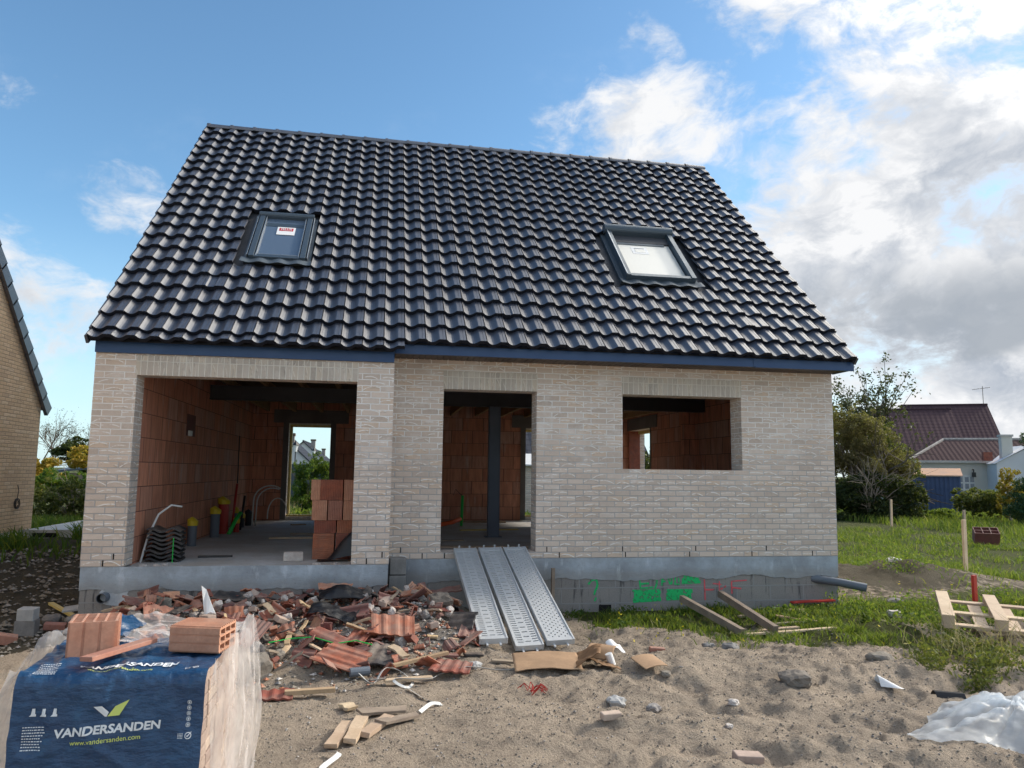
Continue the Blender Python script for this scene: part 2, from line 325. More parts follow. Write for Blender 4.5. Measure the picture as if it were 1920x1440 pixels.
def filmmat(name, col, alpha, rough=.25, tr=.5):
    t = newmat(name); t.put(t.b.inputs['Base Color'], col); t.b.inputs['Roughness'].default_value = rough
    tl = t.new('ShaderNodeBsdfTranslucent'); t.put(tl.inputs[0], col)
    mx = t.new('ShaderNodeMixShader'); mx.inputs[0].default_value = tr; t.l.new(t.b.outputs[0], mx.inputs[1]); t.l.new(tl.outputs[0], mx.inputs[2])
    tp = t.new('ShaderNodeBsdfTransparent'); m2 = t.new('ShaderNodeMixShader')
    t.put(m2.inputs[0], t.ramp(t.noise(t.ob(), 5, 5, .6), .3, .7, alpha-.16, min(1, alpha+.16)))
    t.l.new(tp.outputs[0], m2.inputs[1]); t.l.new(mx.outputs[0], m2.inputs[2]); t.l.new(m2.outputs[0], t.n['Material Output'].inputs[0])
    bump(t, t.noise(t.mapping(t.ob(), (1, 1, 3)), 14, 5, .6), .5, .01)
filmmat('clear_film', (.88, .85, .84), .36)
filmmat('white_sheet', (.78, .84, .90), .66, .3, .55)
def bluefilm():
    t = newmat('blue_film'); v = t.ob(); n = t.noise(v, 5, 5, .6); s_ = t.noise(t.mapping(v, (3, 3, 14)), 5, 5, .7)
    col = t.mix(t.smooth(n, .3, .7), (.010, .045, .115), (.014, .065, .150)); col = t.mix(t.smooth(s_, .62, .72, 0, .4), col, (.16, .24, .33))
    t.put(t.b.inputs['Base Color'], col); t.b.inputs['Roughness'].default_value = .33; t.b.inputs['Coat Weight'].default_value = .2
    bump(t, t.math('ADD', t.noise(v, 12, 4, .6), t.math('MULTIPLY', t.noise(t.mapping(v, (2, 2, 6), (0, .5, 0)), 6, 3), 1.)), .7, .02)
bluefilm()
def spray(name, col):
    t = newmat(name); t.put(t.b.inputs['Base Color'], col); t.b.inputs['Roughness'].default_value = .7
    tp = t.new('ShaderNodeBsdfTransparent'); m2 = t.new('ShaderNodeMixShader'); t.put(m2.inputs[0], t.smooth(t.noise(t.ob(), 22, 5, .7), .34, .50))
    t.l.new(tp.outputs[0], m2.inputs[1]); t.l.new(t.b.outputs[0], m2.inputs[2]); t.l.new(m2.outputs[0], t.n['Material Output'].inputs[0])
spray('spray_green', (.01, .50, .14)); spray('spray_pink', (.72, .10, .12))
def groundmat():
    t = newmat('ground_mat'); v = t.new('ShaderNodeNewGeometry').outputs['Position']
    at = t.new('ShaderNodeAttribute'); at.attribute_name = 'mask'; s_, g_, w_ = t.sep(at.outputs['Color'])
    n = t.noise(v, 1.4, 6, .62); n2 = t.noise(v, 9, 5, .65); n3 = t.noise(v, 60, 4, .65); n4 = t.noise(v, 260, 2, .6)
    sand = t.mix(t.smooth(n, .35, .68), (.56, .46, .36), (.42, .35, .28)); sand = t.mix(t.smooth(n2, .45, .72, 0, .55), sand, (.25, .21, .175))
    sand = t.mix(t.smooth(n3, .54, .72, 0, .75), sand, (.21, .175, .145)); sand = t.mix(t.smooth(n3, .44, .30, 0, .35), sand, (.56, .46, .37))
    soil = t.mix(n2, (.155, .135, .10), (.085, .075, .055)); soil = t.mix(t.smooth(n3, .5, .75, 0, .5), soil, (.17, .145, .11))
    grs = t.mix(n2, (.060, .085, .022), (.10, .10, .035)); grs = t.mix(t.smooth(n, .5, .7, 0, .6), grs, (.12, .095, .06))
    e = t.math('MULTIPLY', t.math('SUBTRACT', n2, .5), .9)
    col = t.mix(t.smooth(t.math('ADD', s_, e), .35, .65), sand, soil); col = t.mix(t.smooth(t.math('ADD', g_, e), .35, .65), col, grs)
    col = t.mix(t.smooth(t.math('ADD', w_, e), .4, .6, 0, .9), col, (.30, .275, .25))
    t.put(t.b.inputs['Base Color'], col); t.b.inputs['Roughness'].default_value = .95; t.b.inputs['Specular IOR Level'].default_value = .15
    bump(t, t.math('ADD', t.math('ADD', n2, t.math('MULTIPLY', n3, .8)), t.math('MULTIPLY', n4, .35)), 1.0, .055)
groundmat()
# ------------------------------------------------------------------ mesh helpers
def fbm(x, y, s=1., o=4, seed=0.):
    return noise.fractal(Vector((x*s+seed*13.1, y*s-seed*7.7, seed*3.3)), 1.0, 2.0, o)
class MB:
    def __init__(s): s.v = []; s.f = []; s.mi = []; s.uvs = {}; s.mats = []
    def m(s, mat):
        if mat not in s.mats: s.mats.append(mat)
        return s.mats.index(mat)
    def face(s, pts, mat, uv=None):
        i = len(s.v); s.v += [tuple(p) for p in pts]; s.f.append(tuple(range(i, i+len(pts)))); s.mi.append(s.m(mat))
        if uv: s.uvs[len(s.f)-1] = uv
    def mesh(s, vs, fs, mat, X=None):
        i = len(s.v); s.v += [tuple(X @ Vector(p)) if X else tuple(p) for p in vs]
        k = s.m(mat)
        for f in fs: s.f.append(tuple(a+i for a in f)); s.mi.append(k)
    def box(s, a, b, mat, X=None, skip=''):
        x0, y0, z0 = a; x1, y1, z1 = b
        vs = [(x0, y0, z0), (x1, y0, z0), (x1, y1, z0), (x0, y1, z0), (x0, y0, z1), (x1, y0, z1), (x1, y1, z1), (x0, y1, z1)]
        fs = [(0, 3, 2, 1), (4, 5, 6, 7), (0, 1, 5, 4), (1, 2, 6, 5), (2, 3, 7, 6), (3, 0, 4, 7)]
        s.mesh(vs, fs, mat, X)
    def tube(s, pts, r, mat, n=8, caps=True, X=None):
        pts = [Vector(p) for p in pts]; rr = r if hasattr(r, '__len__') else [r]*len(pts)
        vs = []; prev = None
        for i, p in enumerate(pts):
            a = pts[min(i+1, len(pts)-1)]-pts[max(i-1, 0)]; a.normalize()
            if prev is None: prev = a.orthogonal().normalized()
            prev = (prev-a*prev.dot(a)); prev = prev.normalized() if prev.length > 1e-6 else a.orthogonal().normalized()
            q = a.cross(prev)
            for k in range(n):
                an = 2*math.pi*k/n; vs.append(p+(prev*math.cos(an)+q*math.sin(an))*rr[i])
        fs = [(i*n+k, i*n+(k+1) % n, (i+1)*n+(k+1) % n, (i+1)*n+k) for i in range(len(pts)-1) for k in range(n)]
        if caps: fs += [tuple(range(n))[::-1], tuple(range((len(pts)-1)*n, len(pts)*n))]
        s.mesh(vs, fs, mat, X)
    def pipe(s, pts, r, ri, mat, n=16):
        s.tube(pts, r, mat, n, caps=False); s.tube(pts, ri, 'hole', n, caps=False)
        a = (Vector(pts[-1])-Vector(pts[-2])).normalized(); p = Vector(pts[-1]); u = a.orthogonal().normalized(); w_ = a.cross(u)
        for k in range(n):
            q = [2*math.pi*k/n, 2*math.pi*(k+1)/n]
            c = [u*math.cos(t)+w_*math.sin(t) for t in q]
            s.face([p+c[0]*ri, p+c[0]*r, p+c[1]*r, p+c[1]*ri], mat)
        p0 = Vector(pts[-1])-a*min(.25, (Vector(pts[-1])-Vector(pts[0])).length*.8)
        s.face([p0+(u*math.cos(2*math.pi*k/n)+w_*math.sin(2*math.pi*k/n))*ri for k in range(n)], 'hole')
    def grid(s, fn, nu, nv, mat):
        vs = [fn(i/nu, j/nv) for j in range(nv+1) for i in range(nu+1)]
        fs = [(j*(nu+1)+i, j*(nu+1)+i+1, (j+1)*(nu+1)+i+1, (j+1)*(nu+1)+i) for j in range(nv) for i in range(nu)]
        s.mesh(vs, fs, mat)
    def build(s, name, parent=None, loc=(0, 0, 0), rot=(0, 0, 0), smooth=False, bevel=0, uv=True, thick=0):
        me = bpy.data.meshes.new(name); me.from_pydata(s.v, [], s.f)
        for k in s.mats: me.materials.append(M[k])
        me.polygons.foreach_set('material_index', s.mi)
        if uv:
            l = me.uv_layers.new(name='UVMap'); n = len(me.loops)
            nor = np.zeros(len(me.polygons)*3); me.polygons.foreach_get('normal', nor); nor = np.abs(nor.reshape(-1, 3))
            co_ = np.zeros(len(me.vertices)*3); me.vertices.foreach_get('co', co_); co_ = co_.reshape(-1, 3)
            vi = np.zeros(n, int); me.loops.foreach_get('vertex_index', vi); lt = np.zeros(len(me.polygons), int); me.polygons.foreach_get('loop_total', lt)
            ax = np.repeat(np.argmax(nor, 1), lt); c = co_[vi]
            uvs = np.where((ax == 0)[:, None], c[:, [1, 2]], np.where((ax == 1)[:, None], c[:, [0, 2]], c[:, [0, 1]]))
            if s.uvs:
                ls = np.zeros(len(me.polygons), int); me.polygons.foreach_get('loop_start', ls)
                for fi, q in s.uvs.items():
                    for k, a in enumerate(q): uvs[ls[fi]+k] = a
            l.data.foreach_set('uv', uvs.ravel())
        if smooth: me.polygons.foreach_set('use_smooth', [True]*len(me.polygons))
        me.update()
        o = bpy.data.objects.new(name, me); sc.collection.objects.link(o); o.location = loc; o.rotation_euler = rot
        if parent: o.parent = parent
        if bevel:
            b = o.modifiers.new('bevel', 'BEVEL'); b.width = bevel; b.segments = 2; b.limit_method = 'ANGLE'; b.angle_limit = R(50)
        if thick:
            b = o.modifiers.new('solid', 'SOLIDIFY'); b.thickness = thick
        return o
def tag(o, label=None, cat=None, group=None, kind=None):
    if label: o['label'] = label
    if cat: o['category'] = cat
    if group: o['group'] = group
    if kind: o['kind'] = kind
    return o
def empty(name, loc, label, cat, group=None, rz=0.):
    o = bpy.data.objects.new(name, None); sc.collection.objects.link(o); o.location = loc; o.rotation_euler.z = rz
    o.empty_display_size = .1
    return tag(o, label, cat, group)
def copy_tree(o, parent=None):
    c = o.copy(); sc.collection.objects.link(c); c.parent = parent
    for ch in list(o.children): copy_tree(ch, c)
    return c
def sstep(a, b, x):
    t_ = min(1, max(0, (x-a)/(b-a))); return t_*t_*(3-2*t_)
# ------------------------------------------------------------------ ground
def heap(x, y):     # low mound of rubble before the wing
    a = sstep(.1, .9, x)*sstep(4.75, 3.9, x)*sstep(-3.35, -2.3, y)*sstep(.4, -.2, y)
    return a*(.13+.20*sstep(-2.6, -1.1, y)+.05*fbm(x, y, 2.5, 3, 5))
def gbase(x, y):
    z = -.70
    z += sstep(-.5, 5., y)*sstep(.6, -1.2, x)*.58                       # rises behind on the left
    z += sstep(7.5, 9.5, y)*.36*sstep(11.5, 9.8, x)*sstep(-1.5, .5, x)    # higher behind the house
    z += .36*math.exp(-((x-12.3)/1.5)**2-((y-2.0)/1.1)**2)*(1+.5*fbm(x, y, 2.2, 3, 41))+.16*math.exp(-((x-10.6)/.7)**2-((y-1.8)/.8)**2)
    z += .05*fbm(x, y, .16, 3, 1)
    return z
def g(x, y):
    z = gbase(x, y)
    near = sstep(16, 9, x)*sstep(-6, -1, x)*sstep(6, 3, y)
    z += heap(x, y)
    if near > 0:
        s_ = sstep(3.2, 5.5, x)*sstep(.3, -1.6, y)                      # trampled sand, ridges and footprints
        amp = .35+.65*s_
        z += near*amp*(.050*fbm(x+.3*fbm(x, y, .8, 2, 9), y*1.5, 1.1, 3, 2)+.055*fbm(x, y*1.5, 3.0, 3, 3)+.020*fbm(x, y, 9, 3, 4)+.010*fbm(x, y, 24, 2, 6))
        if x < .9: z += near*sstep(.9, .2, x)*(.07*abs(fbm(x, y, 1.8, 3, 14))+.05*fbm(x, y, 5, 3, 15))
        k = noise.noise(Vector((x*1.7, y*2.3, 4.4))); z -= near*s_*.030*max(0, k-.18)/.5*2+near*s_*.035*(1-abs(math.sin(1.9*x+3.4*y+1.5*fbm(x, y, .7, 2, 77))))
        z += .16*math.exp(-((x-6.6)/1.5)**2-((y+3.1)/.35)**2)+.10*math.exp(-((x-8.0)/.9)**2-((y+3.5)/.3)**2)
        z -= .20*math.exp(-((x-8.35)/.55)**2-((y+2.95)/.20)**2)+.10*math.exp(-((x-7.9)/.6)**2-((y+3.9)/.25)**2)
        z += .05*math.exp(-((x-6.9)/.3)**2-((y+3.7)/.22)**2)
    # the trench hugging the plinth and nothing poking through the slab
    return z
def grassmask(x, y):
    n = fbm(x, y, .7, 3, 21); q = 0.
    if x > 9.6: q = sstep(-2.6, -1.6, y+.5*n-.12*(x-10))*(1-.7*sstep(.05, .4, -n)*sstep(22, 14, x))*(1-1.0*min(1, 1.4*math.exp(-((x-12.2)/1.6)**2-((y-1.8)/1.1)**2)+1.2*math.exp(-((x-10.7)/.9)**2-((y-1.3)/.9)**2)))
    if x > 9.6 and y > -.5 and x < 10.9: q *= sstep(10.0, 10.9, x+.5*n) if y > .6 else 1
    if 5.4 < x <= 9.7 and y < 0:
        q = max(q, sstep(5.4, 6.3, x)*sstep(-1.35-.12*(x-5.5), -.65, y+.7*n))
        q = max(q, .55*sstep(-2.5, -1.2, y+1.3*n)*sstep(6.2, 7.6, x)*sstep(-.15, .25, n))
        if x > 7.6: q = max(q, sstep(-3.0, -2.0, y+.9*n)*sstep(7.7, 9.0, x+n*.8))
    if y > 8.6 and x > -1: q = 1.
    if y > 3 and x >= 9.8: q = max(q, 1.)
    if x < .2: q = max(q, sstep(4.6, 5.4, y+.6*n)*1., .75*sstep(1., 4.6, y)*sstep(.0, .5, n+.1))
    if x < -9 : q = 1.
    if -2.9 < x < -.1 and 4.5 < y < 7.4: q = 0
    return q
def axis(parts):
    a = []
    for s0, s1, st in parts:
        n = max(1, int(round((s1-s0)/st))); a += [s0+(s1-s0)*k/n for k in range(n)]
    return a+[parts[-1][1]]
xs = axis([(-900, -200, 100), (-200, -40, 16), (-40, -8, 2), (-8, -3, .25), (-3, 0, .09), (0, 2.5, .06), (2.5, 9.6, .028), (9.6, 14, .09), (14, 40, .7), (40, 200, 14), (200, 900, 100)])
ys = axis([(-60, -12, 6), (-12, -7, .25), (-7, -5.4, .05), (-5.4, -.5, .028), (-.5, 4, .12), (4, 20, .5), (20, 60, 2), (60, 240, 15), (240, 1200, 100)])
nx, ny = len(xs), len(ys)
V = [(x, y, g(x, y)) for y in ys for x in xs]
VA = np.array(V); rs = np.random.default_rng(11)
for k in range(120):     # boot prints and scuffs pressed into the sand
    fx, fy = rs.uniform(2.6, 9.4), rs.uniform(-5.9, -1.6); an = rs.normal(.6, .6); dp = rs.uniform(.010, .030)*(1 if fx > 4.8 else .55)
    sel = (abs(VA[:, 0]-fx) < .4) & (abs(VA[:, 1]-fy) < .4); ax_, ay_ = VA[sel, 0]-fx, VA[sel, 1]-fy
    u_, v_ = (ax_*math.cos(an)+ay_*math.sin(an))/.13, (-ax_*math.sin(an)+ay_*math.cos(an))/.05; q = np.sqrt(u_**2+v_**2)
    VA[sel, 2] += -dp*np.clip(1.15-q, 0, 1)**.7+dp*.55*np.exp(-((q-1.35)/.28)**2)
V = [tuple(v) for v in VA.tolist()]
Fc = [(j*nx+i, j*nx+i+1, (j+1)*nx+i+1, (j+1)*nx+i) for j in range(ny-1) for i in range(nx-1)]
me = bpy.data.meshes.new('ground'); me.from_pydata(V, [], Fc); me.materials.append(M['ground_mat'])
ca = me.color_attributes.new('mask', 'FLOAT_COLOR', 'POINT'); buf = []
for x, y, z in V:
    soil = max(sstep(.9, -.2, x)*sstep(-2.2, -1.2, y), sstep(8.6, 9.5, y), .9*math.exp(-((x-11.8)/1.9)**2-((y-1.6)/1.4)**2), .5*heap(x, y)/.2 if x < 4.6 else 0,
               .8*math.exp(-((x-8.35)/.6)**2-((y+2.95)/.25)**2), .55*sstep(9.3, 10.3, x)*sstep(-1.2, .4, y), .5*sstep(-1.3, -.3, y)*sstep(9.9, 5, x))
    buf += [min(1, soil), grassmask(x, y), min(1, heap(x, y)/.16)*.62, 1.]
ca.data.foreach_set('color', buf); me.polygons.foreach_set('use_smooth', [True]*len(me.polygons)); me.update()
gr = bpy.data.objects.new('ground', me); sc.collection.objects.link(gr); tag(gr, kind='structure')
# ------------------------------------------------------------------ the house
W, WL, S = 9.796, 3.466, .531
H = tag(empty('unfinished_house', (0, 0, 0), 'unfinished pale brick house with black tiled roof and open doorways on a concrete plinth', 'house'))
TA = R(44.29); ca_, sa_ = math.cos(TA), math.sin(TA); RY, RZ = 4.254, 7.455
def wallgrid(mb, us, zs, solid, P, inner, mat='', m2=''):
    """wall with openings: P(u,z,d) maps to 3-D, d = 0 outer face, 1 inner face"""
    nu, nz = len(us)-1, len(zs)-1; mat = mat or 'brick'; inner = mat
    ok = lambda i, j: 0 <= i < nu and 0 <= j < nz and solid((us[i]+us[i+1])/2, (zs[j]+zs[j+1])/2)
    for i in range(nu):
        for j in range(nz):
            if not ok(i, j): continue
            a, b, c, e = us[i], us[i+1], zs[j], zs[j+1]
            mb.face([P(a, c, 0), P(b, c, 0), P(b, e, 0), P(a, e, 0)], mat)
            mb.face([P(a, c, 1), P(a, e, 1), P(b, e, 1), P(b, c, 1)], inner)
            if not ok(i-1, j): mb.face([P(a, c, 0), P(a, e, 0), P(a, e, 1), P(a, c, 1)], mat)
            if not ok(i+1, j): mb.face([P(b, c, 0), P(b, c, 1), P(b, e, 1), P(b, e, 0)], mat)
            if not ok(i, j-1): mb.face([P(a, c, 0), P(a, c, 1), P(b, c, 1), P(b, c, 0)], mat)
            if not ok(i, j+1): mb.face([P(a, e, 0), P(b, e, 0), P(b, e, 1), P(a, e, 1)], mat)
ZH = 2.225; FZ = -.02
# front wall of the main part, door and window openings
mb = MB()
door = lambda u, z: 4.133 < u < 5.398 and .085 < z < ZH
win = lambda u, z: 6.609 < u < 8.370 and 1.19 < z < ZH
wallgrid(mb, [WL-.25, 4.133, 5.398, 6.609, 8.370, W], [0, .085, 1.19, ZH, 2.62], lambda u, z: not door(u, z) and not win(u, z), lambda u, z, d: (u, .34*d, z), 0, 'brick')
for k, (x, z) in enumerate([(3.62, .081), (3.90, .006), (4.19, .006)]+[(5.72+.92*i, .006) for i in range(5)]+[(5.55+1.05*i, .081) for i in range(4)]):
    mb.box((x-.006, -.003, z), (x+.006, .02, z+.068), 'hole')
mb.build('front_wall', H)
mb = MB()
gar = lambda u, z: .466 < u < 3.018 and z < 2.222
wallgrid(mb, [0, .466, 3.018, WL], [0, 2.222, 2.474], lambda u, z: not gar(u, z), lambda u, z, d: (u, -S+.30*d, z), 0, 'brick')
mb.face([(WL, -S+.3, 0), (WL, 0, 0), (WL, 0, 2.62), (WL, -S+.3, 2.62)], 'brick')
for x, z in [(.24, .006), (.35, .081), (3.20, .006), (3.385, .081)]: mb.box((x-.007, -S-.003, z), (x+.007, -S+.02, z+.068), 'hole')
mb.build('wing_wall', H)
# soldier courses, 3 mm proud
for a, b, y, z1 in [(.452, 3.03, -S, 2.455), (4.125, 5.405, 0, 2.46), (6.60, 8.378, 0, 2.46)]:
    mb = MB(); mb.box((a, y-.004, ZH-(.006 if y else .003)), (b, y+.098, z1), 'brick_soldier'); o = mb.build('lintel', H); 
# side walls with gables, rear wall
def gable(x0, x1, name, ops=()):
    ys_ = sorted({-S+.30 if x0 < 1 else .342, 8.51} | {v for o_ in ops for v in o_[:2]}); zs_ = sorted({0, 2.62} | {v for o_ in ops for v in o_[2:]})
    mb = MB(); sol = lambda u, z: not any(o_[0] < u < o_[1] and o_[2] < z < o_[3] for o_ in ops)
    P = (lambda u, z, d: (x0+(x1-x0)*d, u, z))
    wallgrid(mb, ys_, zs_, sol, P, 0, 'brick')
    y0 = ys_[0]
    zt = lambda y: RZ-abs(RY-y)*math.tan(TA)-.10
    yr = 2*RY-y0
    prof = [(y0, 2.62), (8.51, 2.62), (8.51, max(2.63, zt(8.51))), (RY, zt(RY)), (y0, max(2.63, zt(y0)))]
    for x, mat in ((x0, 'brick'), (x1, 'brick')): mb.face([(x, a, b) for a, b in (prof if x == max(x0, x1) else prof[::-1])], mat)
    mb.build(name, H)
gable(0, .41, 'side_wall'); gable(W, 9.41, 'side_wall', [(6.45, 7.97, FZ, 2.17)])
mb = MB()
d1 = lambda u, z: 1.25 < u < 2.19 and .06 < z < 2.17
d2 = lambda u, z: 6.80 < u < 7.75 and .06 < z < 2.17
wallgrid(mb, [.41, 1.25, 2.19, 6.80, 7.75, 9.41], [-.02, .06, 2.17, 2.62], lambda u, z: not d1(u, z) and not d2(u, z), lambda u, z, d: (u, 8.06+.45*d, z), 0, 'brick')
mb.build('rear_wall', H)
# clay block inner leaves
def leaf(name, us, zs, solid, P):
    mb = MB(); wallgrid(mb, us, zs, solid, P, 0, 'clay_block'); mb.build(name, H)
leaf('block_wall', [-.20, 8.04], [FZ, 2.70], lambda u, z: True, lambda u, z, d: (.44-.03*d, u, z))
leaf('block_wall', [.35, 6.45, 7.97, 8.04], [FZ, 2.17, 2.70], lambda u, z: not (6.45 < u < 7.97 and z < 2.17), lambda u, z, d: (9.385+.02*d, u, z))
leaf('block_wall', [.44, 1.13, 2.31, 6.68, 7.87, 9.385], [FZ, .05, 2.17, 2.20, 2.70], lambda u, z: not (1.13 < u < 2.31 and z < 2.2) and not (6.68 < u < 7.87 and z < 2.2), lambda u, z, d: (u, 8.04+.02*d, z))
leaf('block_wall', [.44, .456], [FZ, 2.7], lambda u, z: True, lambda u, z, d: (u, -.23+.02*d, z))
mb = MB(); mb.box((9.15, 3.95, FZ), (9.384, 4.10, 2.6), 'clay_block'); mb.build('block_pier', H); mb = MB(); mb.box((9.386, 7.93, FZ+.001), (9.66, 7.968, 2.168), 'terracotta'); mb.build('block_jamb', H)
mb = MB()      # front inner leaf seen from outside through openings
wallgrid(mb, [.41, 3.018, 3.6, 4.10, 5.43, 6.58, 8.40, 9.385], [FZ, 1.16, 2.26, 2.7], lambda u, z: not (u < 3.6) and not (4.1 < u < 5.43 and z < 2.26) and not (6.58 < u < 8.4 and 1.16 < z < 2.26), lambda u, z, d: (u, .342+.012*d, z), 0, 'clay_block'); mb.build('block_wall', H)
# mortar surrounds and concrete lintels at the rear openings
for a, b in ((1.25, 2.19), (6.80, 7.75)):
    mb = MB(); mb.box((a-.12, 8.02, .0), (a, 8.058, 2.2), 'lintel_concrete'); mb.box((b, 8.02, .0), (b+.12, 8.058, 2.2), 'lintel_concrete')
    mb.box((a-.34, 8.015, 2.2), (b+.40, 8.058, 2.5), 'lintel_concrete'); mb.build('concrete_surround', H)
    mb = MB(); mb.box((a+.001, 8.30, .061), (a+.05, 8.44, 2.12), 'timber_yellow'); mb.box((a+.001, 8.30, 2.12), (b-.001, 8.44, 2.168), 'timber_yellow'); mb.box((a+.001, 8.16, .061), (b-.001, 8.30, .10), 'timber_yellow')
    mb.build('door_frame', H)
mb = MB(); mb.box((9.37, 6.40, FZ), (9.384, 6.45, 2.17), 'lintel_concrete'); mb.box((9.368, 6.0, 2.17), (9.384, 8.03, 2.45), 'lintel_concrete'); mb.box((9.62, 6.452, 2.10), (9.75, 7.968, 2.168), 'timber_yellow'); mb.box((9.62, 6.452, FZ), (9.75, 6.50, 2.10), 'timber_yellow')
mb.build('concrete_surround', H)
# slab
mb = MB(); mb.box((.41, -S+.012, -.25), (WL-.05, .40, FZ), 'floor_concrete'); mb.box((.41, .40, -.25), (9.385, 8.05, FZ), 'floor_concrete')
mb.box((4.135, .003, FZ-.01), (5.396, .36, .083), 'floor_concrete'); mb.build('floor_slab', H)
# plinth: concrete blocks below, render coat with a ragged lower edge above
mb = MB()
for a, b in (((0.012, -S+.014, -1.05), (WL-.012, 0.0, -.022)), ((.012, .012, -1.05), (W-.012, 8.5, -.26))): mb.box(a, b, 'concrete_block')
mb.box((WL-.012, .012, -.262), (W-.012, .40, -.002), 'concrete_block')
mb.box((W-.4, .40, -.262), (W-.012, 8.5, -.002), 'concrete_block'); mb.box((.012, 0., -.262), (.40, 8.5, -.023), 'concrete_block')
for x, y in ((4.32, 0), (6.27, 0)): mb.box((x, y+.008, -.76), (x+.17, y+.02, -.62), 'hole')
mb.build('plinth', H)
def coat(a, b, y, z1, deep, name='render_coat', mat='render_coat'):
    mb = MB(); n = int((b-a)/.03); 
    e = []
    for i in range(n+1):
        x = a+(b-a)*i/n; e.append((x, -deep-.02-.055*fbm(x, y, 2.2, 4, 31)-.012*fbm(x, y, 14, 2, 3)))
    for i in range(n):
        (x0, z0), (x1_, z1_) = e[i], e[i+1]
        mb.face([(x0, y, z0), (x1_, y, z1_), (x1_, y, z1), (x0, y, z1)], mat)
        mb.face([(x0, y, z0), (x0, y+.013, z0), (x1_, y+.013, z1_), (x1_, y, z1_)], 'hole')
    mb.face([(a, y, z1), (b, y, z1), (b, y+.014, z1), (a, y+.014, z1)], mat)
    for x in (a, b): mb.face([(x, y, -deep), (x, y, z1), (x, y+.014, z1), (x, y+.014, -deep)], mat)
    return mb.build(name, H)
coat(.006, WL-.006, -S+.003, -.002, .25); coat(WL, W-.004, .002, -.003, .26)
# pipe stub with mortar collar in the wing plinth, long grey drain at the right corner
mb = MB(); n = 22; cx, cz = .33, -.335; yy = -S+.008
ring = [(cx+.05+math.cos(2*math.pi*k/n)*(.17+.035*fbm(k, 2, 1.7, 2)), yy, cz-.0+math.sin(2*math.pi*k/n)*(.105+.02*fbm(k, 5, 1.3, 2))) for k in range(n)]
mb.face(ring, 'render_fresh'); mb.pipe([(cx-.04, yy+.03, cz), (cx-.055, yy-.09, cz-.005)], .058, .050, 'plastic_grey'); mb.build('pipe_stub', H)
mb = MB(); mb.pipe([(9.40, .05, -.315), (9.72, -.16, -.35), (9.98, -.36, -.395)], .056, .049, 'plastic_grey'); mb.build('drain_pipe', H, smooth=True)
# graffiti on the plinth
def stroke(mb, pts, wd, mat, y=.0085):
    for a, b in zip(pts, pts[1:]):
        a, b = Vector((a[0], 0, a[1])), Vector((b[0], 0, b[1])); t_ = (b-a).normalized(); n_ = Vector((-t_.z, 0, t_.x))*wd/2; a = a-t_*wd*.3; b = b+t_*wd*.3
        mb.face([(q.x, y, q.z) for q in (a-n_, b-n_, b+n_, a+n_)], mat)
        y -= .00003
gn, pk = 'spray_green', 'spray_pink'
def graf(name, ls, wd, mat):
    mb = MB()
    for i, l in enumerate(ls):
        stroke(mb, [(a+random.uniform(-.015, .015), b+random.uniform(-.006, .006)) for a, b in l], wd*random.uniform(.8, 1.25), mat, .0085-.0002*i)
    mb.build(name, H)
graf('green_question_mark', [[(6.135, -.34), (6.15, -.30), (6.20, -.285), (6.25, -.30), (6.265, -.35), (6.25, -.40), (6.22, -.44), (6.22, -.48)], [(6.215, -.53), (6.215, -.57)]], .026, gn)
graf('green_lettering', [[(6.83, -.29), (7.02, -.28)], [(6.83, -.29), (6.85, -.41)], [(6.84, -.35), (6.98, -.345)], [(6.85, -.41), (7.02, -.40)], [(7.08, -.27), (7.09, -.36), (7.06, -.42)]], .024, gn)
graf('green_lettering', [[(7.17, -.29), (7.17, -.37)], [(7.17, -.29), (7.21, -.285)], [(7.17, -.33), (7.21, -.325)], [(7.25, -.28), (7.26, -.36), (7.30, -.36), (7.31, -.28)], [(7.34, -.28), (7.35, -.36), (7.40, -.36), (7.40, -.28)]], .022, gn)
graf('green_spray_patch', [[(6.76, -.45-.026*k), (7.13, -.44-.026*k)] for k in range(6)], .036, gn)
graf('green_spray_patch', [[(7.24, -.45-.022*k), (7.58, -.445-.022*k)] for k in range(6)], .034, gn)
graf('green_spray_patch', [[(7.47, -.27-.026*k), (7.69, -.265-.026*k)] for k in range(4)], .034, gn)
graf('pink_lettering', [[(7.78, -.31), (7.79, -.58)], [(7.78, -.44), (7.93, -.45)], [(7.98, -.34), (7.98, -.50)], [(7.9, -.36), (8.03, -.37)], [(8.02, -.44), (8.07, -.40)]], .017, pk)
graf('pink_lettering', [[(8.16, -.34), (8.40, -.32)], [(8.18, -.34), (8.17, -.50)], [(8.17, -.42), (8.30, -.43)]], .017, pk)
# steel beam, post, joists, ceiling
mb = MB(); mb.box((.45, 3.50, 2.31), (5.30, 3.515, 2.54), 'steel_dark'); mb.box((5.31, 3.50, 2.30), (9.38, 3.515, 2.54), 'steel_dark')
for z in (2.30, 2.53): mb.box((.45, 3.44, z), (9.38, 3.60, z+.012), 'steel_dark')
mb.box((.45, 3.475, 2.312), (9.38, 3.478, 2.529), 'steel_dark'); mb.build('steel_beam', H)
mb = MB(); mb.box((5.25, 3.44, FZ), (5.262, 3.60, 2.299), 'steel_post'); mb.box((5.44, 3.44, FZ), (5.452, 3.60, 2.299), 'steel_post'); mb.box((5.262, 3.46, FZ), (5.44, 3.472, 2.299), 'steel_post'); mb.box((5.20, 3.40, FZ), (5.50, 3.64, FZ+.012), 'steel_post'); mb.build('steel_post', H)
for k in range(15):
    x = .75+.6*k
    mb = MB(); mb.box((x, .40, 2.545), (x+.06, 3.47, 2.70), 'joist'); mb.box((x, 3.56, 2.45), (x+.06, 8.03, 2.64), 'joist'); mb.build('joist', H)
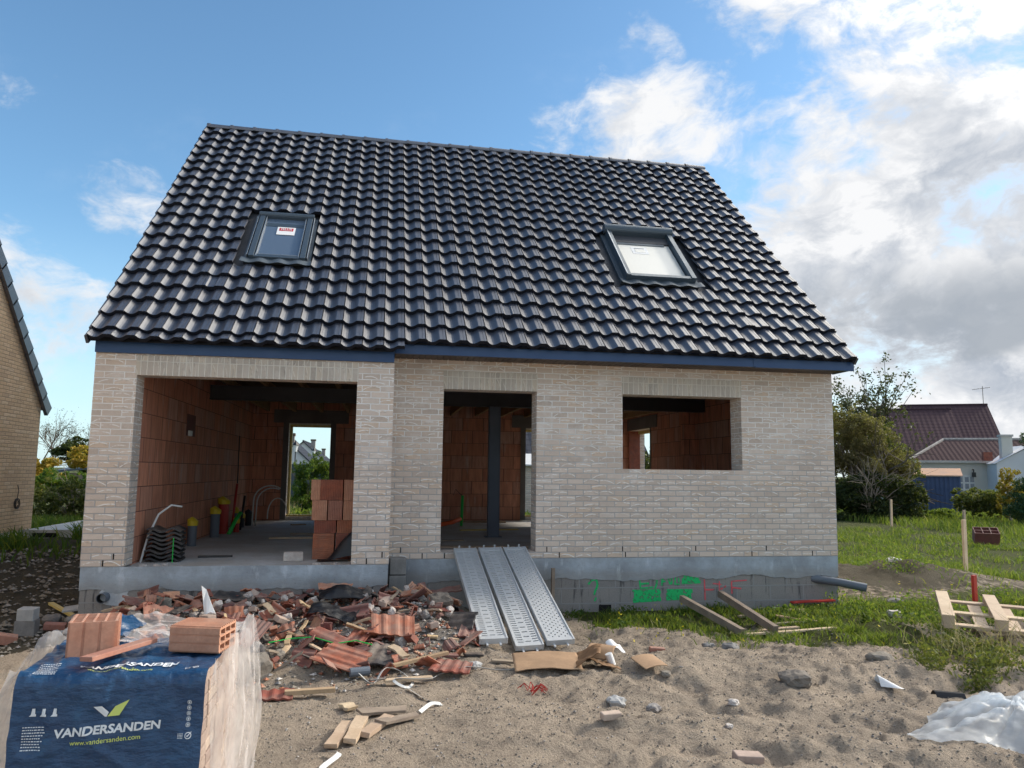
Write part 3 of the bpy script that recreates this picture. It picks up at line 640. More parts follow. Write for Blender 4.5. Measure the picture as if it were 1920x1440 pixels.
mb = MB(); mb.box((.42, -.22, 2.72), (9.38, 8.03, 2.75), 'ceiling_board'); mb.box((.44, .36, 2.50), (9.38, .40, 2.715), 'ceiling_board'); mb.build('ceiling', H)
# fascia, soffit, gutter
mb = MB(); mb.box((.0, -.575, 2.470), (WL-.004, -.535, 2.635), 'fascia'); mb.box((WL-.030, -.5345, 2.478), (WL-.004, -.40, 2.64), 'fascia'); mb.build('fascia', H, bevel=.004)
mb = MB(); mb.box((WL+.004, -.515, 2.595), (8.32, -.47, 2.745), 'fascia'); mb.box((8.335, -.517, 2.590), (W+.02, -.47, 2.745), 'fascia'); mb.box((8.30, -.522, 2.600), (8.345, -.516, 2.74), 'fascia'); mb.box((W-.005, -.469, 2.60), (W+.02, -.02, 2.745), 'fascia'); mb.build('fascia', H, bevel=.004)
mb = MB(); n = 80
for k in range(n):
    x0 = WL+.01+(W-.02-WL)*k/n; x1_ = WL+.01+(W-.02-WL)*(k+.86)/n
    mb.box((x0, -.469, 2.606), (x1_, -.002, 2.616), 'soffit')
mb.box((WL+.01, -.469, 2.617), (W-.006, .30, 2.622), 'steel_dark'); mb.build('soffit', H)
# ---- roof
Y0, Z0 = RY-6.80*ca_, RZ-6.80*sa_
def RP(x, s_, h=0.): return (x, Y0+s_*ca_-h*sa_, Z0+s_*sa_+h*ca_)
GA = .3385; NR = 20; TW = .2578; NC = 38; XO = -.025
prof = [(0.0, .006), (.02, .030), (.05, .022), (.12, .004), (.20, -.009), (.30, -.016), (.40, -.013), (.50, -.001), (.59, .016), (.66, .029), (.69, .031), (.84, .031), (.845, .026), (.86, .026), (.865, .031), (.985, .031), (1.0, .004)]
sky_rects = [(1.36, 2.27, 1.86, 3.18), (6.83, 8.09, 1.86, 3.40)]
def vent(x, s_): return any(abs(x-a) < .13 and abs(s_-b) < .17 for a, b in ((5.02, .85), (8.5, .85), (1.15, 1.18)))
mb = MB(); rg = random.Random(3)
def tile(mb, x0, s0, s1, wd, vt=False, lift=.056):
    j = rg.uniform(-.006, .006); tl = rg.uniform(-.003, .005)
    vs = []; n = len(prof)
    for (s_, hh) in ((s1+.03, 0.0), (s0+.05, lift*.86+tl), (s0, lift+tl)):
        for t_, z in prof:
            zz = z if not vt else min(z, .031) if t_ > .6 else .031*(.35+.65*(abs(t_-.33) > .2))
            vs.append(RP(x0+t_*wd, s_+j*.5, zz+hh))
    for t_, z in prof: vs.append(RP(x0+t_*wd, s0+.004, (z if not vt else .0)+lift+tl-.052))
    fs = [(r*n+i, (r+1)*n+i, (r+1)*n+i+1, r*n+i+1) for r in range(3) for i in range(n-1)]
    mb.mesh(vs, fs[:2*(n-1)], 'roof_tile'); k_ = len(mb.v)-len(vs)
    for f_ in fs[2*(n-1):]: mb.f.append(tuple(a+k_ for a in f_)); mb.mi.append(mb.m('tile_edge_shade'))
for c in range(NC):
    x0 = XO+c*TW
    rows = [(i*GA, (i+1)*GA) for i in range(NR)]
    if x0+TW*.5 < WL+.02: rows = [(-.17, 0.0)]+rows
    for s0, s1 in rows:
        xm, sm = x0+TW/2, (s0+s1)/2
        if any(a-.05 < xm < b+.05 and c0-.12 < sm < c1+.05 for a, b, c0, c1 in sky_rects): continue
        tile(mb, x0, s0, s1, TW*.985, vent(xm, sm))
# under-sheet, rear slope, verge flanges
mb.face([RP(-.02, -.13, -.045), RP(WL-.01, -.13, -.045), RP(WL-.01, 6.8, -.045), RP(-.02, 6.8, -.045)], 'steel_dark'); mb.face([RP(WL-.01, .05, -.045), RP(W, .05, -.045), RP(W, 6.8, -.045), RP(WL-.01, 6.8, -.045)], 'steel_dark')
def RB(x, s_, h=0.):
    p_ = RP(x, s_, h); return (p_[0], 2*RY-p_[1], p_[2])
mb.face([RB(-.02, -.1, 0), RB(-.02, 6.8, 0), RB(W+.02, 6.8, 0), RB(W+.02, -.1, 0)], 'roof_tile')
mb.face([RB(-.02, -.1, -.05), RB(-.02, 6.8, -.05), RB(W+.02, 6.8, -.05), RB(W+.02, -.1, -.05)], 'steel_dark')
for x, dr in ((XO, -1), (XO+NC*TW-.004, 1)):
    for i in range(-1 if dr < 0 else 0, NR):
        s0, s1 = (i*GA, (i+1)*GA) if i >= 0 else (-.17, 0)
        for f_ in (RP, RB):
            a = [f_(x, s0-.005, .068), f_(x, s1+.03, .032), f_(x, s1+.03, -.085), f_(x, s0-.005, -.05)]
            b = [f_(x+.03*dr, s0-.005, .055), f_(x+.03*dr, s1+.03, .022), f_(x+.03*dr, s1+.03, -.085), f_(x+.03*dr, s0-.005, -.05)]
            vs = a+b; mb.mesh(vs, [(0, 1, 2, 3), (7, 6, 5, 4), (0, 4, 5, 1), (3, 2, 6, 7), (0, 3, 7, 4), (1, 5, 6, 2)], 'roof_tile')
roof = mb.build('roof', H)
for k in range(24):      # ridge caps
    x0 = XO+.0+k*(NC*TW)/24; x1_ = XO+(k+1)*(NC*TW)/24+.02; mb = MB(); n = 10
    vs = []
    for x, r_ in ((x0, .118), (x0+.05, .118), (x0+.05, .108), (x1_, .100)):
        for q in range(n+1):
            an = math.pi*(q/n); vs.append((x, RY+math.cos(an)*r_*1.05, RZ-.035+math.sin(an)*r_*.95+.0))
    fs = [(r*(n+1)+i, r*(n+1)+i+1, (r+1)*(n+1)+i+1, (r+1)*(n+1)+i) for r in range(3) for i in range(n)]
    if k == 0: fs.append(tuple(range(n+1)))
    if k == 23: fs.append(tuple(range(3*(n+1), 4*(n+1)))[::-1])
    mb.mesh(vs, fs, 'roof_tile'); o = mb.build('ridge_cap', roof)
# ---- skylights
def rbox(mb, x0, x1, s0, s1, h0, h1, mat):
    vs = [RP(x0, s0, h0), RP(x1, s0, h0), RP(x1, s1, h0), RP(x0, s1, h0), RP(x0, s0, h1), RP(x1, s0, h1), RP(x1, s1, h1), RP(x0, s1, h1)]
    mb.mesh(vs, [(0, 3, 2, 1), (4, 5, 6, 7), (0, 1, 5, 4), (1, 2, 6, 5), (2, 3, 7, 6), (3, 0, 4, 7)], mat)
def skylight(x0, x1, s0, s1, style):
    mb = MB()
    rbox(mb, x0-.07, x1+.07, s0-.02, s1+.04, -.04, .012, 'lead')
    fl = lambda u, v: RP(x0-.09+(x1-x0+.18)*u, s0-.17+.17*v, .075+.012*math.cos(2*math.pi*u*(x1-x0+.18)/TW)-.03*v)
    mb.grid(fl, 40, 3, 'lead'); 
    sk = mb.build('skylight', H)
    hh = .085 if style == 0 else .13
    t_ = .075; mb = MB()
    rbox(mb, x0, x0+t_, s0, s1, .0, hh, 'frame_grey'); rbox(mb, x1-t_, x1, s0, s1, .0, hh, 'frame_grey'); rbox(mb, x0+t_, x1-t_, s0, s0+t_, .0, hh-.015, 'frame_grey'); rbox(mb, x0+t_, x1-t_, s1-t_, s1, .0, hh, 'frame_grey')
    if style == 0:
        for a, b in ((x0+t_+.015, x0+t_+.03), (x1-t_-.03, x1-t_-.015), (x0-.03, x0-.018), (x1+.018, x1+.03)): rbox(mb, a, b, s0+.03, s1-.03, .0, hh-.01, 'frame_light')
        rbox(mb, x0+t_+.03, x1-t_-.03, s0+t_+.01, s0+t_+.025, .02, hh-.02, 'frame_light')
        mb.tube([RP(x0-.02, s1-.02, hh-.01), RP(x1+.02, s1-.02, hh-.01)], .045, 'frame_grey', 12)
    else:
        mb.tube([RP(x0-.03, s1+.01, hh-.015), RP(x1+.03, s1+.01, hh-.015)], .085, 'frame_grey', 16)
        rbox(mb, x0+t_, x1-t_, s0+t_, s0+t_+.02, .03, hh-.05, 'frame_light'); rbox(mb, x0+.001, x0+.02, s0+.01, s1-.05, hh, hh+.012, 'frame_light')
        rbox(mb, x0+t_, x1-t_, s1-.30, s1-t_, .02, .05, 'steel_dark')
        rbox(mb, x0+t_+.06, x1-t_-.10, s1-.37, s1-.30, .02, .045, 'lead')
    mb.build('frame', sk, bevel=.003)
    mb = MB(); rbox(mb, x0+t_+.02, x1-t_-.02, s0+t_+.02, s1-t_-(.0 if style == 0 else .26), .015, .035, 'pane_dark' if style == 0 else 'pane_sheen_print'); mb.build('pane', sk)
    if style == 0: mb = MB(); rbox(mb, x0+.10, x1-.10, s0+1.0, s0+1.10, .036, .04, 'frame_grey'); 
    cx = (x0+x1)/2
    if style == 0:
        a, b, c0, c1 = cx-.10, cx+.16, s0+.74, s0+.98
        rbox(mb, a, b, c0, c1, .0405, .043, 'paper_white'); rbox(mb, a+.03, b-.03, c1-.12, c1-.03, .0435, .0455, 'label_red')
        word(mb, 'VELUX', a+.045, c1-.105, .075, b-a-.09, lambda u, v: RP(u, v, .0475), 'ink_white', .012)
    else:
        mb = MB(); a, b, c0, c1 = cx-.22, cx+.05, s1-.66, s1-.44
        rbox(mb, a, b, c0, c1, .036, .038, 'paper_white'); rbox(mb, a+.05, b-.05, c0+.05, c1-.07, .0385, .040, 'pane_sheen_print'); rbox(mb, a+.05, b-.05, c1-.05, c1-.035, .0385, .040, 'lead')
    mb.build('sticker', sk)
def word(mb, txt, x, y, h, width, fn, mat, bold=0., shear=0., rot=0.):
    """lettering as a mesh: laid on a surface through fn(u, v)"""
    c = bpy.data.curves.new('t', 'FONT'); c.body = txt; c.size = 1; c.offset = bold; c.shear = shear; c.resolution_u = 3
    o = bpy.data.objects.new('t', c); sc.collection.objects.link(o); bpy.context.view_layer.update()
    me_ = bpy.data.meshes.new_from_object(o.evaluated_get(bpy.context.evaluated_depsgraph_get()))
    bm = bmesh.new(); bm.from_mesh(me_); bmesh.ops.triangulate(bm, faces=bm.faces)
    xs_ = [v.co.x for v in bm.verts]; ys__ = [v.co.y for v in bm.verts]; x0, x1_, y0, y1 = min(xs_), max(xs_), min(ys__), max(ys__)
    sx = width/(x1_-x0); sy = h/(y1-y0)
    long_ = [e for e in bm.edges if (e.verts[0].co-e.verts[1].co).length*sx > .02]
    if len(long_) and h < .2: bmesh.ops.subdivide_edges(bm, edges=long_, cuts=1); bmesh.ops.triangulate(bm, faces=bm.faces)
    cr, sr = math.cos(rot), math.sin(rot); bm.verts.index_update()
    vs = []
    for v in bm.verts:
        a, b = (v.co.x-x0)*sx, (v.co.y-y0)*sy; vs.append(fn(x+a*cr-b*sr, y+a*sr+b*cr))
    mb.mesh(vs, [tuple(v.index for v in f.verts) for f in bm.faces], mat)
    bm.free(); bpy.data.objects.remove(o); bpy.data.curves.remove(c); bpy.data.meshes.remove(me_)
skylight(1.43, 2.20, 1.88, 3.20, 0)
skylight(6.90, 8.02, 1.88, 3.40, 1)
# ------------------------------------------------------------------ vegetation helpers
xa, ya = np.array(xs), np.array(ys); ZG = np.array([v[2] for v in V]).reshape(ny, nx); MG = np.array(buf).reshape(ny, nx, 4)
def samp(A, x, y):
    i = np.clip(np.searchsorted(xa, x)-1, 0, nx-2); j = np.clip(np.searchsorted(ya, y)-1, 0, ny-2)
    fx = (x-xa[i])/(xa[i+1]-xa[i]); fy = (y-ya[j])/(ya[j+1]-ya[j])
    return A[j, i]*(1-fx)*(1-fy)+A[j, i+1]*fx*(1-fy)+A[j+1, i]*(1-fx)*fy+A[j+1, i+1]*fx*fy
def npmesh(name, vs, fs, mat, rnd=None, parent=None, nper=4):
    me = bpy.data.meshes.new(name); nv, nf = len(vs), len(fs)
    me.vertices.add(nv); me.vertices.foreach_set('co', np.ascontiguousarray(vs, dtype=np.float32).ravel())
    me.loops.add(nf*nper); me.loops.foreach_set('vertex_index', fs.astype(np.int32).ravel())
    me.polygons.add(nf); me.polygons.foreach_set('loop_start', np.arange(0, nf*nper, nper, dtype=np.int32))
    me.materials.append(M[mat]); me.update(calc_edges=True)
    if rnd is not None: a = me.attributes.new('rnd', 'FLOAT', 'POINT'); a.data.foreach_set('value', rnd.astype(np.float32))
    o = bpy.data.objects.new(name, me); sc.collection.objects.link(o)
    if parent: o.parent = parent
    return o
def leaves(name, P, size, mat, parent=None, aspect=.55, up=0.):
    n = len(P); d1 = rng.normal(size=(n, 3)); d1[:, 2] += up; d1 /= np.linalg.norm(d1, axis=1)[:, None]
    d2 = np.cross(d1, rng.normal(size=(n, 3))); d2 /= np.linalg.norm(d2, axis=1)[:, None]
    s_ = (size*rng.uniform(.6, 1.4, n))[:, None]
    vs = np.stack([P-d1*s_*.5, P+d2*s_*aspect*.5, P+d1*s_*.5, P-d2*s_*aspect*.5], 1).reshape(-1, 3)
    return npmesh(name, vs, np.arange(n*4).reshape(-1, 4), mat, np.repeat(rng.uniform(0, 1, n), 4), parent)
def clumps(centres, n, spread=.5):
    c = np.array([q[:3] for q in centres]); r = np.array([q[3:6] if len(q) > 4 else (q[3],)*3 for q in centres]); vol = (r.prod(1))**.75; k = rng.choice(len(c), n, p=vol/vol.sum())
    d_ = rng.normal(size=(n, 3)); d_ /= np.linalg.norm(d_, axis=1)[:, None]; rr = rng.uniform(.25, 1, n)**.45
    return c[k]+d_*rr[:, None]*r[k]
def sub(centres, m_, f=.45):     # scatter smaller clumps on big ones: uneven outline with gaps
    out = []
    for q in centres:
        c, r = q[:3], (q[3:6] if len(q) > 4 else (q[3],)*3)
        for _ in range(m_):
            v = rng.normal(size=3); v /= np.linalg.norm(v); k = rng.uniform(.35, 1.); rad = rng.uniform(.5, 1.)*f
            out.append((c[0]+v[0]*r[0]*k, c[1]+v[1]*r[1]*k, c[2]+v[2]*r[2]*k, r[0]*rad, r[1]*rad, r[2]*rad*.8))
    return out
def branches(mb, p, d_, L, r, depth, mat, tips, spread=.5, n=4, gn=.12):
    pts = [Vector(p)]; dd = Vector(d_).normalized()
    for k in range(4):
        dd = (dd+Vector(rng.normal(size=3))*gn+Vector((0, 0, .05))).normalized(); pts.append(pts[-1]+dd*L/4)
    mb.tube(pts, [r*(1-.13*k) for k in range(5)], mat, 5 if depth > 1 else 3, caps=False)
    if depth == 0: tips.append(pts[-1]); tips.append(pts[2]); return
    for k in range(n):
        q = pts[rng.integers(1, 5)]; nd = (dd+Vector(rng.normal(size=3))*spread).normalized(); branches(mb, q, nd, L*rng.uniform(.55, .8), r*.5, depth-1, mat, tips, spread, n, gn)
def G(x, y): return float(samp(ZG, np.array([x]), np.array([y]))[0])
# grass
def blades(name, x, y, h, wd, mat, lean=.5):
    z = samp(ZG, x, y); n = len(x); a = rng.uniform(0, 2*np.pi, n); l = rng.uniform(.1, lean, n)*h
    dx_, dy_ = np.cos(a), np.sin(a); b = rng.uniform(0, 2*np.pi, n); wx, wy = np.cos(b)*wd/2, np.sin(b)*wd/2
    c = np.stack([x, y, z-.01], 1); m_ = c+np.stack([dx_*l*.35, dy_*l*.35, h*.6], 1); t_ = c+np.stack([dx_*l, dy_*l, h], 1); w_ = np.stack([wx, wy, 0*wx], 1)
    vs = np.stack([c-w_, c+w_, m_+w_*.8, m_-w_*.8, t_+w_*.15, t_-w_*.15], 1).reshape(-1, 3)
    k = np.arange(n)[:, None]*6; fs = np.concatenate([k+np.array([[0, 1, 2, 3]]), k+np.array([[3, 2, 4, 5]])])
    return npmesh(name, vs, fs, mat, np.repeat(rng.uniform(0, 1, n), 6))
def scatter(n, x0, x1, y0, y1, dens=None, clump=None):
    x, y = rng.uniform(x0, x1, n), rng.uniform(y0, y1, n); k = samp(MG[:, :, 1], x, y)
    if clump:
        cc = np.array([noise.noise(Vector((a*clump, b*clump, 2.2))) for a, b in zip(x, y)]); k = k*np.clip((cc+.12)*2.6, .04, 1)
    keep = rng.uniform(0, 1, n) < k
    return x[keep], y[keep]
X_, Y_ = [], []
for nn, a in ((60000, (5.4, 11.5, -3.2, .0)), (52000, (9.85, 15, -3., 6)), (40000, (13, 24, -3, 14))):
    x, y = scatter(nn, *a, clump=1.1); X_.append(x); Y_.append(y)
x = np.concatenate(X_); y = np.concatenate(Y_); hh = rng.uniform(.03, .12, len(x))*(1+.5*(x > 11)); o = blades('grass', x, y, hh, .006+.0006*np.hypot(x-3.3, y+10), 'grass_blades', 1.3); tag(o, kind='stuff')
X_, Y_ = [], []
for nn, a in ((40000, (22, 45, 0, 30)), (12000, (-10, -.1, 4.6, 9)), (5000, (-7, -.1, 1.2, 4.6)), (9000, (-2, 11, 9.2, 16))):
    x, y = scatter(nn, *a); X_.append(x); Y_.append(y)
x = np.concatenate(X_); y = np.concatenate(Y_); hh = rng.uniform(.12, .32, len(x))*np.where(x < 12, .8, 1.2); o = blades('tall_grass', x, y, hh, .03+0*x, 'grass_blades', .9); tag(o, kind='stuff')
def weeds(name, spots, mat, size, n, up=.6, label=None, cat=None, kind='stuff'):
    P = np.concatenate([np.stack([rng.normal(a, r*.45, n), rng.normal(b, r*.35, n), np.zeros(n)], 1) for a, b, r, h in spots]); hs_ = np.repeat([h for *_, h in spots], n)
    P[:, 2] = samp(ZG, P[:, 0], P[:, 1])+rng.uniform(.0, 1, len(P))**1.3*hs_
    o = leaves(name, P, size, mat, None, .4, up); tag(o, label, cat, kind=kind); return o
sp = [(rng.uniform(5.8, 9.6), rng.uniform(-1.1, -.1), rng.uniform(.08, .26), rng.uniform(.05, .17)) for _ in range(17)]+[(9.9+rng.uniform(-.3, 1.2), rng.uniform(-2.3, .0), rng.uniform(.15, .4), rng.uniform(.1, .28)) for _ in range(26)]
sp += [(rng.uniform(10.4, 22), rng.uniform(-1, 10), rng.uniform(.2, .6), rng.uniform(.06, .22)) for _ in range(90)]
weeds('weeds', sp, 'weed_leaf', .05, 120)
weeds('weeds', [(8.9+rng.uniform(-.5, .6), -3.3+rng.uniform(-.6, .6), .25, .20) for _ in range(12)]+[(9.3, -2.9, .3, .24), (8.6, -3.9, .2, .14)], 'mixed_leaf', .05, 230)
weeds('dandelions', [(rng.uniform(6, 12), rng.uniform(-2.3, -.2), .03, .2) for _ in range(34)]+[(11+rng.uniform(-1, 8), rng.uniform(-1, 6), .03, .2) for _ in range(30)], 'flower_yellow', .035, 3, 1.)
x = rng.normal(9.55, .35, 260); y = rng.normal(-3.0, .25, 260); o = blades('dry_stalks', x, y, rng.uniform(.15, .5, 260), .008+0*x, 'dry_grass', 1.6); tag(o, kind='stuff')
# ------------------------------------------------------------------ trees and shrubs
def shrub(name, label, cat, x, y, cs, n, size, mat, group=None, z=None, trunk=None, tmat='bark', m_=9, f=.42, asp=.5):
    z = G(x, y) if z is None else z
    t_ = empty(name, (x, y, z), label, cat, group)
    leaves('crown', np.concatenate([clumps(sub(cs, m_, f), int(n*.55)), clumps(sub(cs, m_*5, f*.45), int(n*.6))]), size, mat, t_, asp)
    mb = MB(); tips = []
    for a in (trunk or [((0, 0, 1), .5, .04)]): branches(mb, (rng.normal()*.05, rng.normal()*.05, -.1), a[0], a[1], a[2], a[3] if len(a) > 3 else 1, tmat, tips, .55)
    mb.build('trunk', t_, uv=False); return t_
S_ = shrub
# right: big olive hedge tree, thin tall tree behind, dark bramble mass below
S_('olive_tree', 'tall bushy olive brown tree beside the right corner of the house', 'tree', 23.9, 19.9, [(-1.0, .9, 3.4, 1.6, 1.6, 1.7), (.1, .0, 3.6, 1.3, 1.3, 1.6), (.7, -.5, 2.5, 1.5, 1.4, 1.5), (-.9, .6, 1.8, 1.7, 1.6, 1.5), (1.0, -.7, 1.9, .9, .9, .9)], 42000, .10, 'olive_leaf', trunk=[((.2, -.2, 1), 2.6, .14, 2), ((-.3, .2, 1), 2.4, .12, 2), ((.5, -.4, .9), 2.3, .10, 2)], m_=14, f=.36)
S_('bramble_bush', 'dark bramble thicket with pale bare stems under the olive tree', 'bush', 23.2, 18.6, [(-.6, .4, .9, 1.5, 1.2, 1.1), (.7, -.3, .9, 1.5, 1.2, 1.1), (1.35, -.8, .8, .8, .7, 1.0)], 17000, .12, 'dark_leaf', trunk=[((.3*math.cos(k), -.5, .9+.1*math.sin(k)), 1.7, .035, 2) for k in range(8)], tmat='bark_pale', m_=12)
tt = empty('sparse_tree', (26.9, 24.8, G(26.9, 24.8)), 'tall airy tree with small sparse leaves behind the olive tree', 'tree')
mb = MB(); tips = []
for k in range(15):
    a = rng.uniform(0, 6.28); branches(mb, (.35*math.cos(a)*1.5, .35*math.sin(a), 1.5), (.34*math.cos(a), .34*math.sin(a), 1.25), rng.uniform(2.2, 3.9), .05, 1, 'bark', tips, .35, 9, .06)
mb.tube([(0, 0, -.1), (0, 0, 1.7)], [.16, .1], 'bark', 6); mb.build('trunk', tt, uv=False)
tp = np.array([tuple(p_) for p_ in tips]); P = np.concatenate([tp+rng.normal(size=tp.shape)*.16 for _ in range(26)]); leaves('crown', P, .15, 'sparse_leaf', tt, .55)
S_('leafy_tree', 'thin leaved olive tree with yellowing leaves in front of the brown roof', 'tree', 26.6, 21.6, [(-.4, .4, 3.5, 1.0, 1.0, .9), (.2, 0, 2.8, .9, .9, .8), (.4, -.3, 2.1, .8, .8, .7)], 4800, .14, 'mixed_leaf', trunk=[((0, 0, 1), 2.4, .08, 2)], m_=10)
S_('dark_shrub', 'dark green shrub beside the blue shed', 'bush', 25.6, 19.4, [(-.2, .2, 1.0, .7, .6, .9)], 5000, .11, 'dark_leaf')
S_('conifer', 'dense dark green conifer at the right edge of the photo', 'tree', 27.6, 14.3, [(0, 0, 2.6, .8, .8, 1.2), (.2, -.1, 1.5, 1.2, 1.1, 1.0), (-.3, .3, .8, 1.2, 1.1, .9)], 15000, .13, 'conifer_leaf', trunk=[((0, 0, 1), 2.5, .1, 1)], asp=.25)
S_('autumn_shrub', 'green and yellow shrub in front of the white house window', 'bush', 27.9, 18.2, [(0, 0, .9, .9, .8, .7), (.5, -.4, .7, .8, .7, .6)], 5200, .12, 'mixed_leaf')
S_('yellow_shrub', 'orange yellow leaved shrub beside the conifer', 'bush', 28.3, 16.6, [(0, 0, 1.3, .7, .7, .9), (.3, -.3, .7, .7, .7, .6)], 4000, .12, 'autumn_leaf')
# low hedge line at the far edge of the field
for k, (a, b) in enumerate([(25.2, 19.2), (27.0, 19.3), (29.4, 16.4)]): 
    S_('field_shrub', ['low scrub at the foot of the bramble thicket', 'low scrub in front of the blue shed', 'low scrub at the foot of the conifer'][k], 'bush', a, b, [(0, 0, .15, 1.2, .8, .35)], 3000, .1, 'weed_leaf')
# seen through the right side opening and the doors
S_('green_bush', 'dark leafy bush seen through the window and side opening', 'bush', 11.2, 12.0, [(0, 0, 1.2, 1.2, 1.2, 1.2), (.8, .6, 1.8, 1.2, 1.2, 1.0)], 9000, .10, 'dark_leaf')
S_('willow_shrub', 'bright green upright shrub seen through the rear doorway', 'bush', 1.30, 13.8, [(0, 0, .9, .62, .5, .9), (.1, .1, 1.6, .40, .35, .5), (-.15, 0, .5, .65, .5, .5), (-.35, 0, 1.4, .22, .22, .5), (.45, 0, 1.25, .22, .22, .5)], 12000, .09, 'weed_leaf', trunk=[((0, 0, 1), 1.2, .02, 1)]*3, asp=.25)
weeds('weeds', [(1.2+rng.uniform(-.5, .6), 10.3+rng.uniform(-.6, 1.2), .22, .5) for _ in range(12)], 'grass_blades', .10, 110, 1.)
x = rng.normal(1.05, .12, 120); y = rng.normal(10.4, .3, 120); o = blades('dry_stalks', x, y, rng.uniform(.3, .8, 120), .01+0*x, 'dry_grass', .5); tag(o, kind='stuff')
# left gap
S_('hedge', 'clipped green hedge behind the neighbouring house', 'hedge', -4.6, 11.4, [(-1.2+.5*k, .2*k, .75, .55, .45, .42) for k in range(8)], 16000, .07, 'weed_leaf', m_=8)
S_('bramble_bush', 'tangled yellow green bramble bush behind the white slab', 'bush', -3.3, 8.6, [(-1.2, 0, .45, .7, .5, .5), (-.4, .1, .55, .7, .5, .5), (.3, .2, .5, .6, .5, .5), (1.0, .5, .6, .6, .5, .5)], 9000, .075, 'mixed_leaf', trunk=[((.6*math.cos(k), .3, .7), .9, .014, 2) for k in range(6)], tmat='bark_pale')
S_('ivy_trunk_tree', 'short dark trunk with ivy against the left corner of the house', 'tree', -2.75, 8.9, [(.1, 0, .9, .35, .3, .5), (.3, .1, 1.3, .6, .5, .3)], 3500, .08, 'mixed_leaf', trunk=[((.1, 0, 1), .9, .13, 1)])
S_('autumn_shrub', 'yellow leaved shrub behind the hedge next to the neighbour wall', 'bush', -8.6, 19.6, [(0, 0, 1.1, .8, .7, .5)], 2600, .13, 'autumn_leaf')
S_('autumn_tree', 'yellow and orange leaved tree touching the left house corner', 'tree', -5.2, 15.4, [(0, 0, 1.5, .9, .8, .5), (.6, 0, 1.0, .7, .6, .5)], 3200, .12, 'autumn_leaf')
for k in range(9):
    a, b, hgt = -34+1.55*k+rng.normal()*.4, 84+rng.normal()*6, rng.uniform(4.6, 6.4); z = G(a, b)
    t_ = empty('bare_tree', (a, b, z), ('first', 'second', 'third', 'fourth', 'fifth', 'sixth', 'seventh', 'eighth', 'ninth')[k]+' bare grey winter tree from the left in the row beyond the hedge', 'tree', 'bare trees beyond the left hedge')
    mb = MB(); tips = []; branches(mb, (0, 0, -.2), (0, 0, 1), hgt*.55, .12, 3, 'bark', tips, .42, 5, .10); mb.build('trunk', t_, uv=False)
    tp = np.array([tuple(p_) for p_ in tips]); leaves('crown', np.concatenate([tp+rng.normal(size=tp.shape)*.25 for _ in range(2)]), .20, 'sparse_leaf', t_, .3)
S_('evergreen_tree', 'dark rounded evergreen in front of the bare trees', 'tree', -19.5, 52.5, [(0, 0, 2.6, 1.3, 1.2, 1.0), (.6, 0, 1.6, 1.2, 1.2, .9)], 5000, .22, 'dark_leaf')
for lb, a, b, n in (('drooping grass clump beside the neighbouring brick wall', -2.45, 3.6, 260), ('broad clump of long leaves in front of the white slab', -1.55, 4.7, 420), ('long grass clump against the left corner of the house', -.55, 4.4, 420)):
    x = rng.normal(a, .22, n); y = rng.normal(b, .18, n); o = blades('grass_clump', x, y, rng.uniform(.12, .34, n), .022+0*x, 'weed_leaf', 1.5); tag(o, lb, 'plant')
# ------------------------------------------------------------------ neighbouring house on the left
NX = -2.74; N_ = empty('neighbour_house', (-7, .4, 0), 'yellow brick house with dark tiled roof at the left edge', 'house')
def NB(mb, name, **k):
    o = mb.build(name, N_, **k); o.location = (7, -.4, 0); return o
mb = MB(); rz = 7.05; ey, yr_ = 4.9, .35; ez = 2.36
mb.face([(NX, -4.2, .04), (NX, ey, .04), (NX, ey, ez), (NX, yr_, rz-.16), (NX, -4.2, ez)], 'yellow_brick')
mb.face([(NX, ey, .04), (-12, ey, .04), (-12, ey, ez), (NX, ey, ez)], 'yellow_brick'); mb.face([(-12, -4.2, .04), (NX, -4.2, .04), (NX, -4.2, ez), (-12, -4.2, ez)], 'yellow_brick'); NB(mb, 'wall')
mb = MB(); mb.box((-12, -4.18, -.6), (NX-.012, ey-.012, .038), 'white_concrete'); NB(mb, 'plinth')
mb = MB(); sl_ = (rz-ez)/(ey-yr_); an = math.atan(sl_); L_ = math.hypot(rz-ez, ey-yr_)+.30; n = int(L_/.335)
for sg in (1, -1):
    for k in range(n+1):
        s0, s1 = L_-k*.335, L_-(k+1)*.335
        q = lambda s_, h: (yr_+sg*(s_*math.cos(an)+h*math.sin(an)), rz-s_*math.sin(an)+h*math.cos(an))
        for xa_, xb_, hb in ((NX+.015, NX+.075, -.14), (-12, NX+.014, .0)):
            a, b, c, e = q(s0, hb+.01), q(s1-.03, hb+.0), q(s1-.03, .045), q(s0, .085)
            vs = [(x, *p_) for x in (xa_, xb_) for p_ in (a, b, c, e)]; mb.mesh(vs, [(0, 1, 2, 3), (7, 6, 5, 4), (0, 4, 5, 1), (1, 5, 6, 2), (2, 6, 7, 3), (3, 7, 4, 0)], 'roof_tile')
NB(mb, 'roof')
mb = MB(); mb.box((-12, ey+.01, ez-.10), (NX+.05, ey+.13, ez-.0), 'frame_grey'); NB(mb, 'gutter')
mb = MB()
for k in range(3): mb.tube([(NX+.02+.01*k, 4.20+.07*math.cos(t_*.5+k)+.01*k, .50+.085*math.sin(t_*.5+k)) for t_ in range(13)], .006, 'plastic_black', 5)
mb.tube([(NX+.02, 4.22, .55), (NX+.02, 4.26, .72), (NX+.0, 4.25, .82)], .006, 'plastic_black', 5); NB(mb, 'cable_coil')
mb = MB(); mb.box((NX+.0, ey-.3, -.35), (-.25, 7.3, .03), 'white_concrete'); mb.box((NX+.15, ey-.305, -.10), (NX+.55, ey-.302, -.02), 'hole'); o = mb.build('terrace'); tag(o, kind='structure')
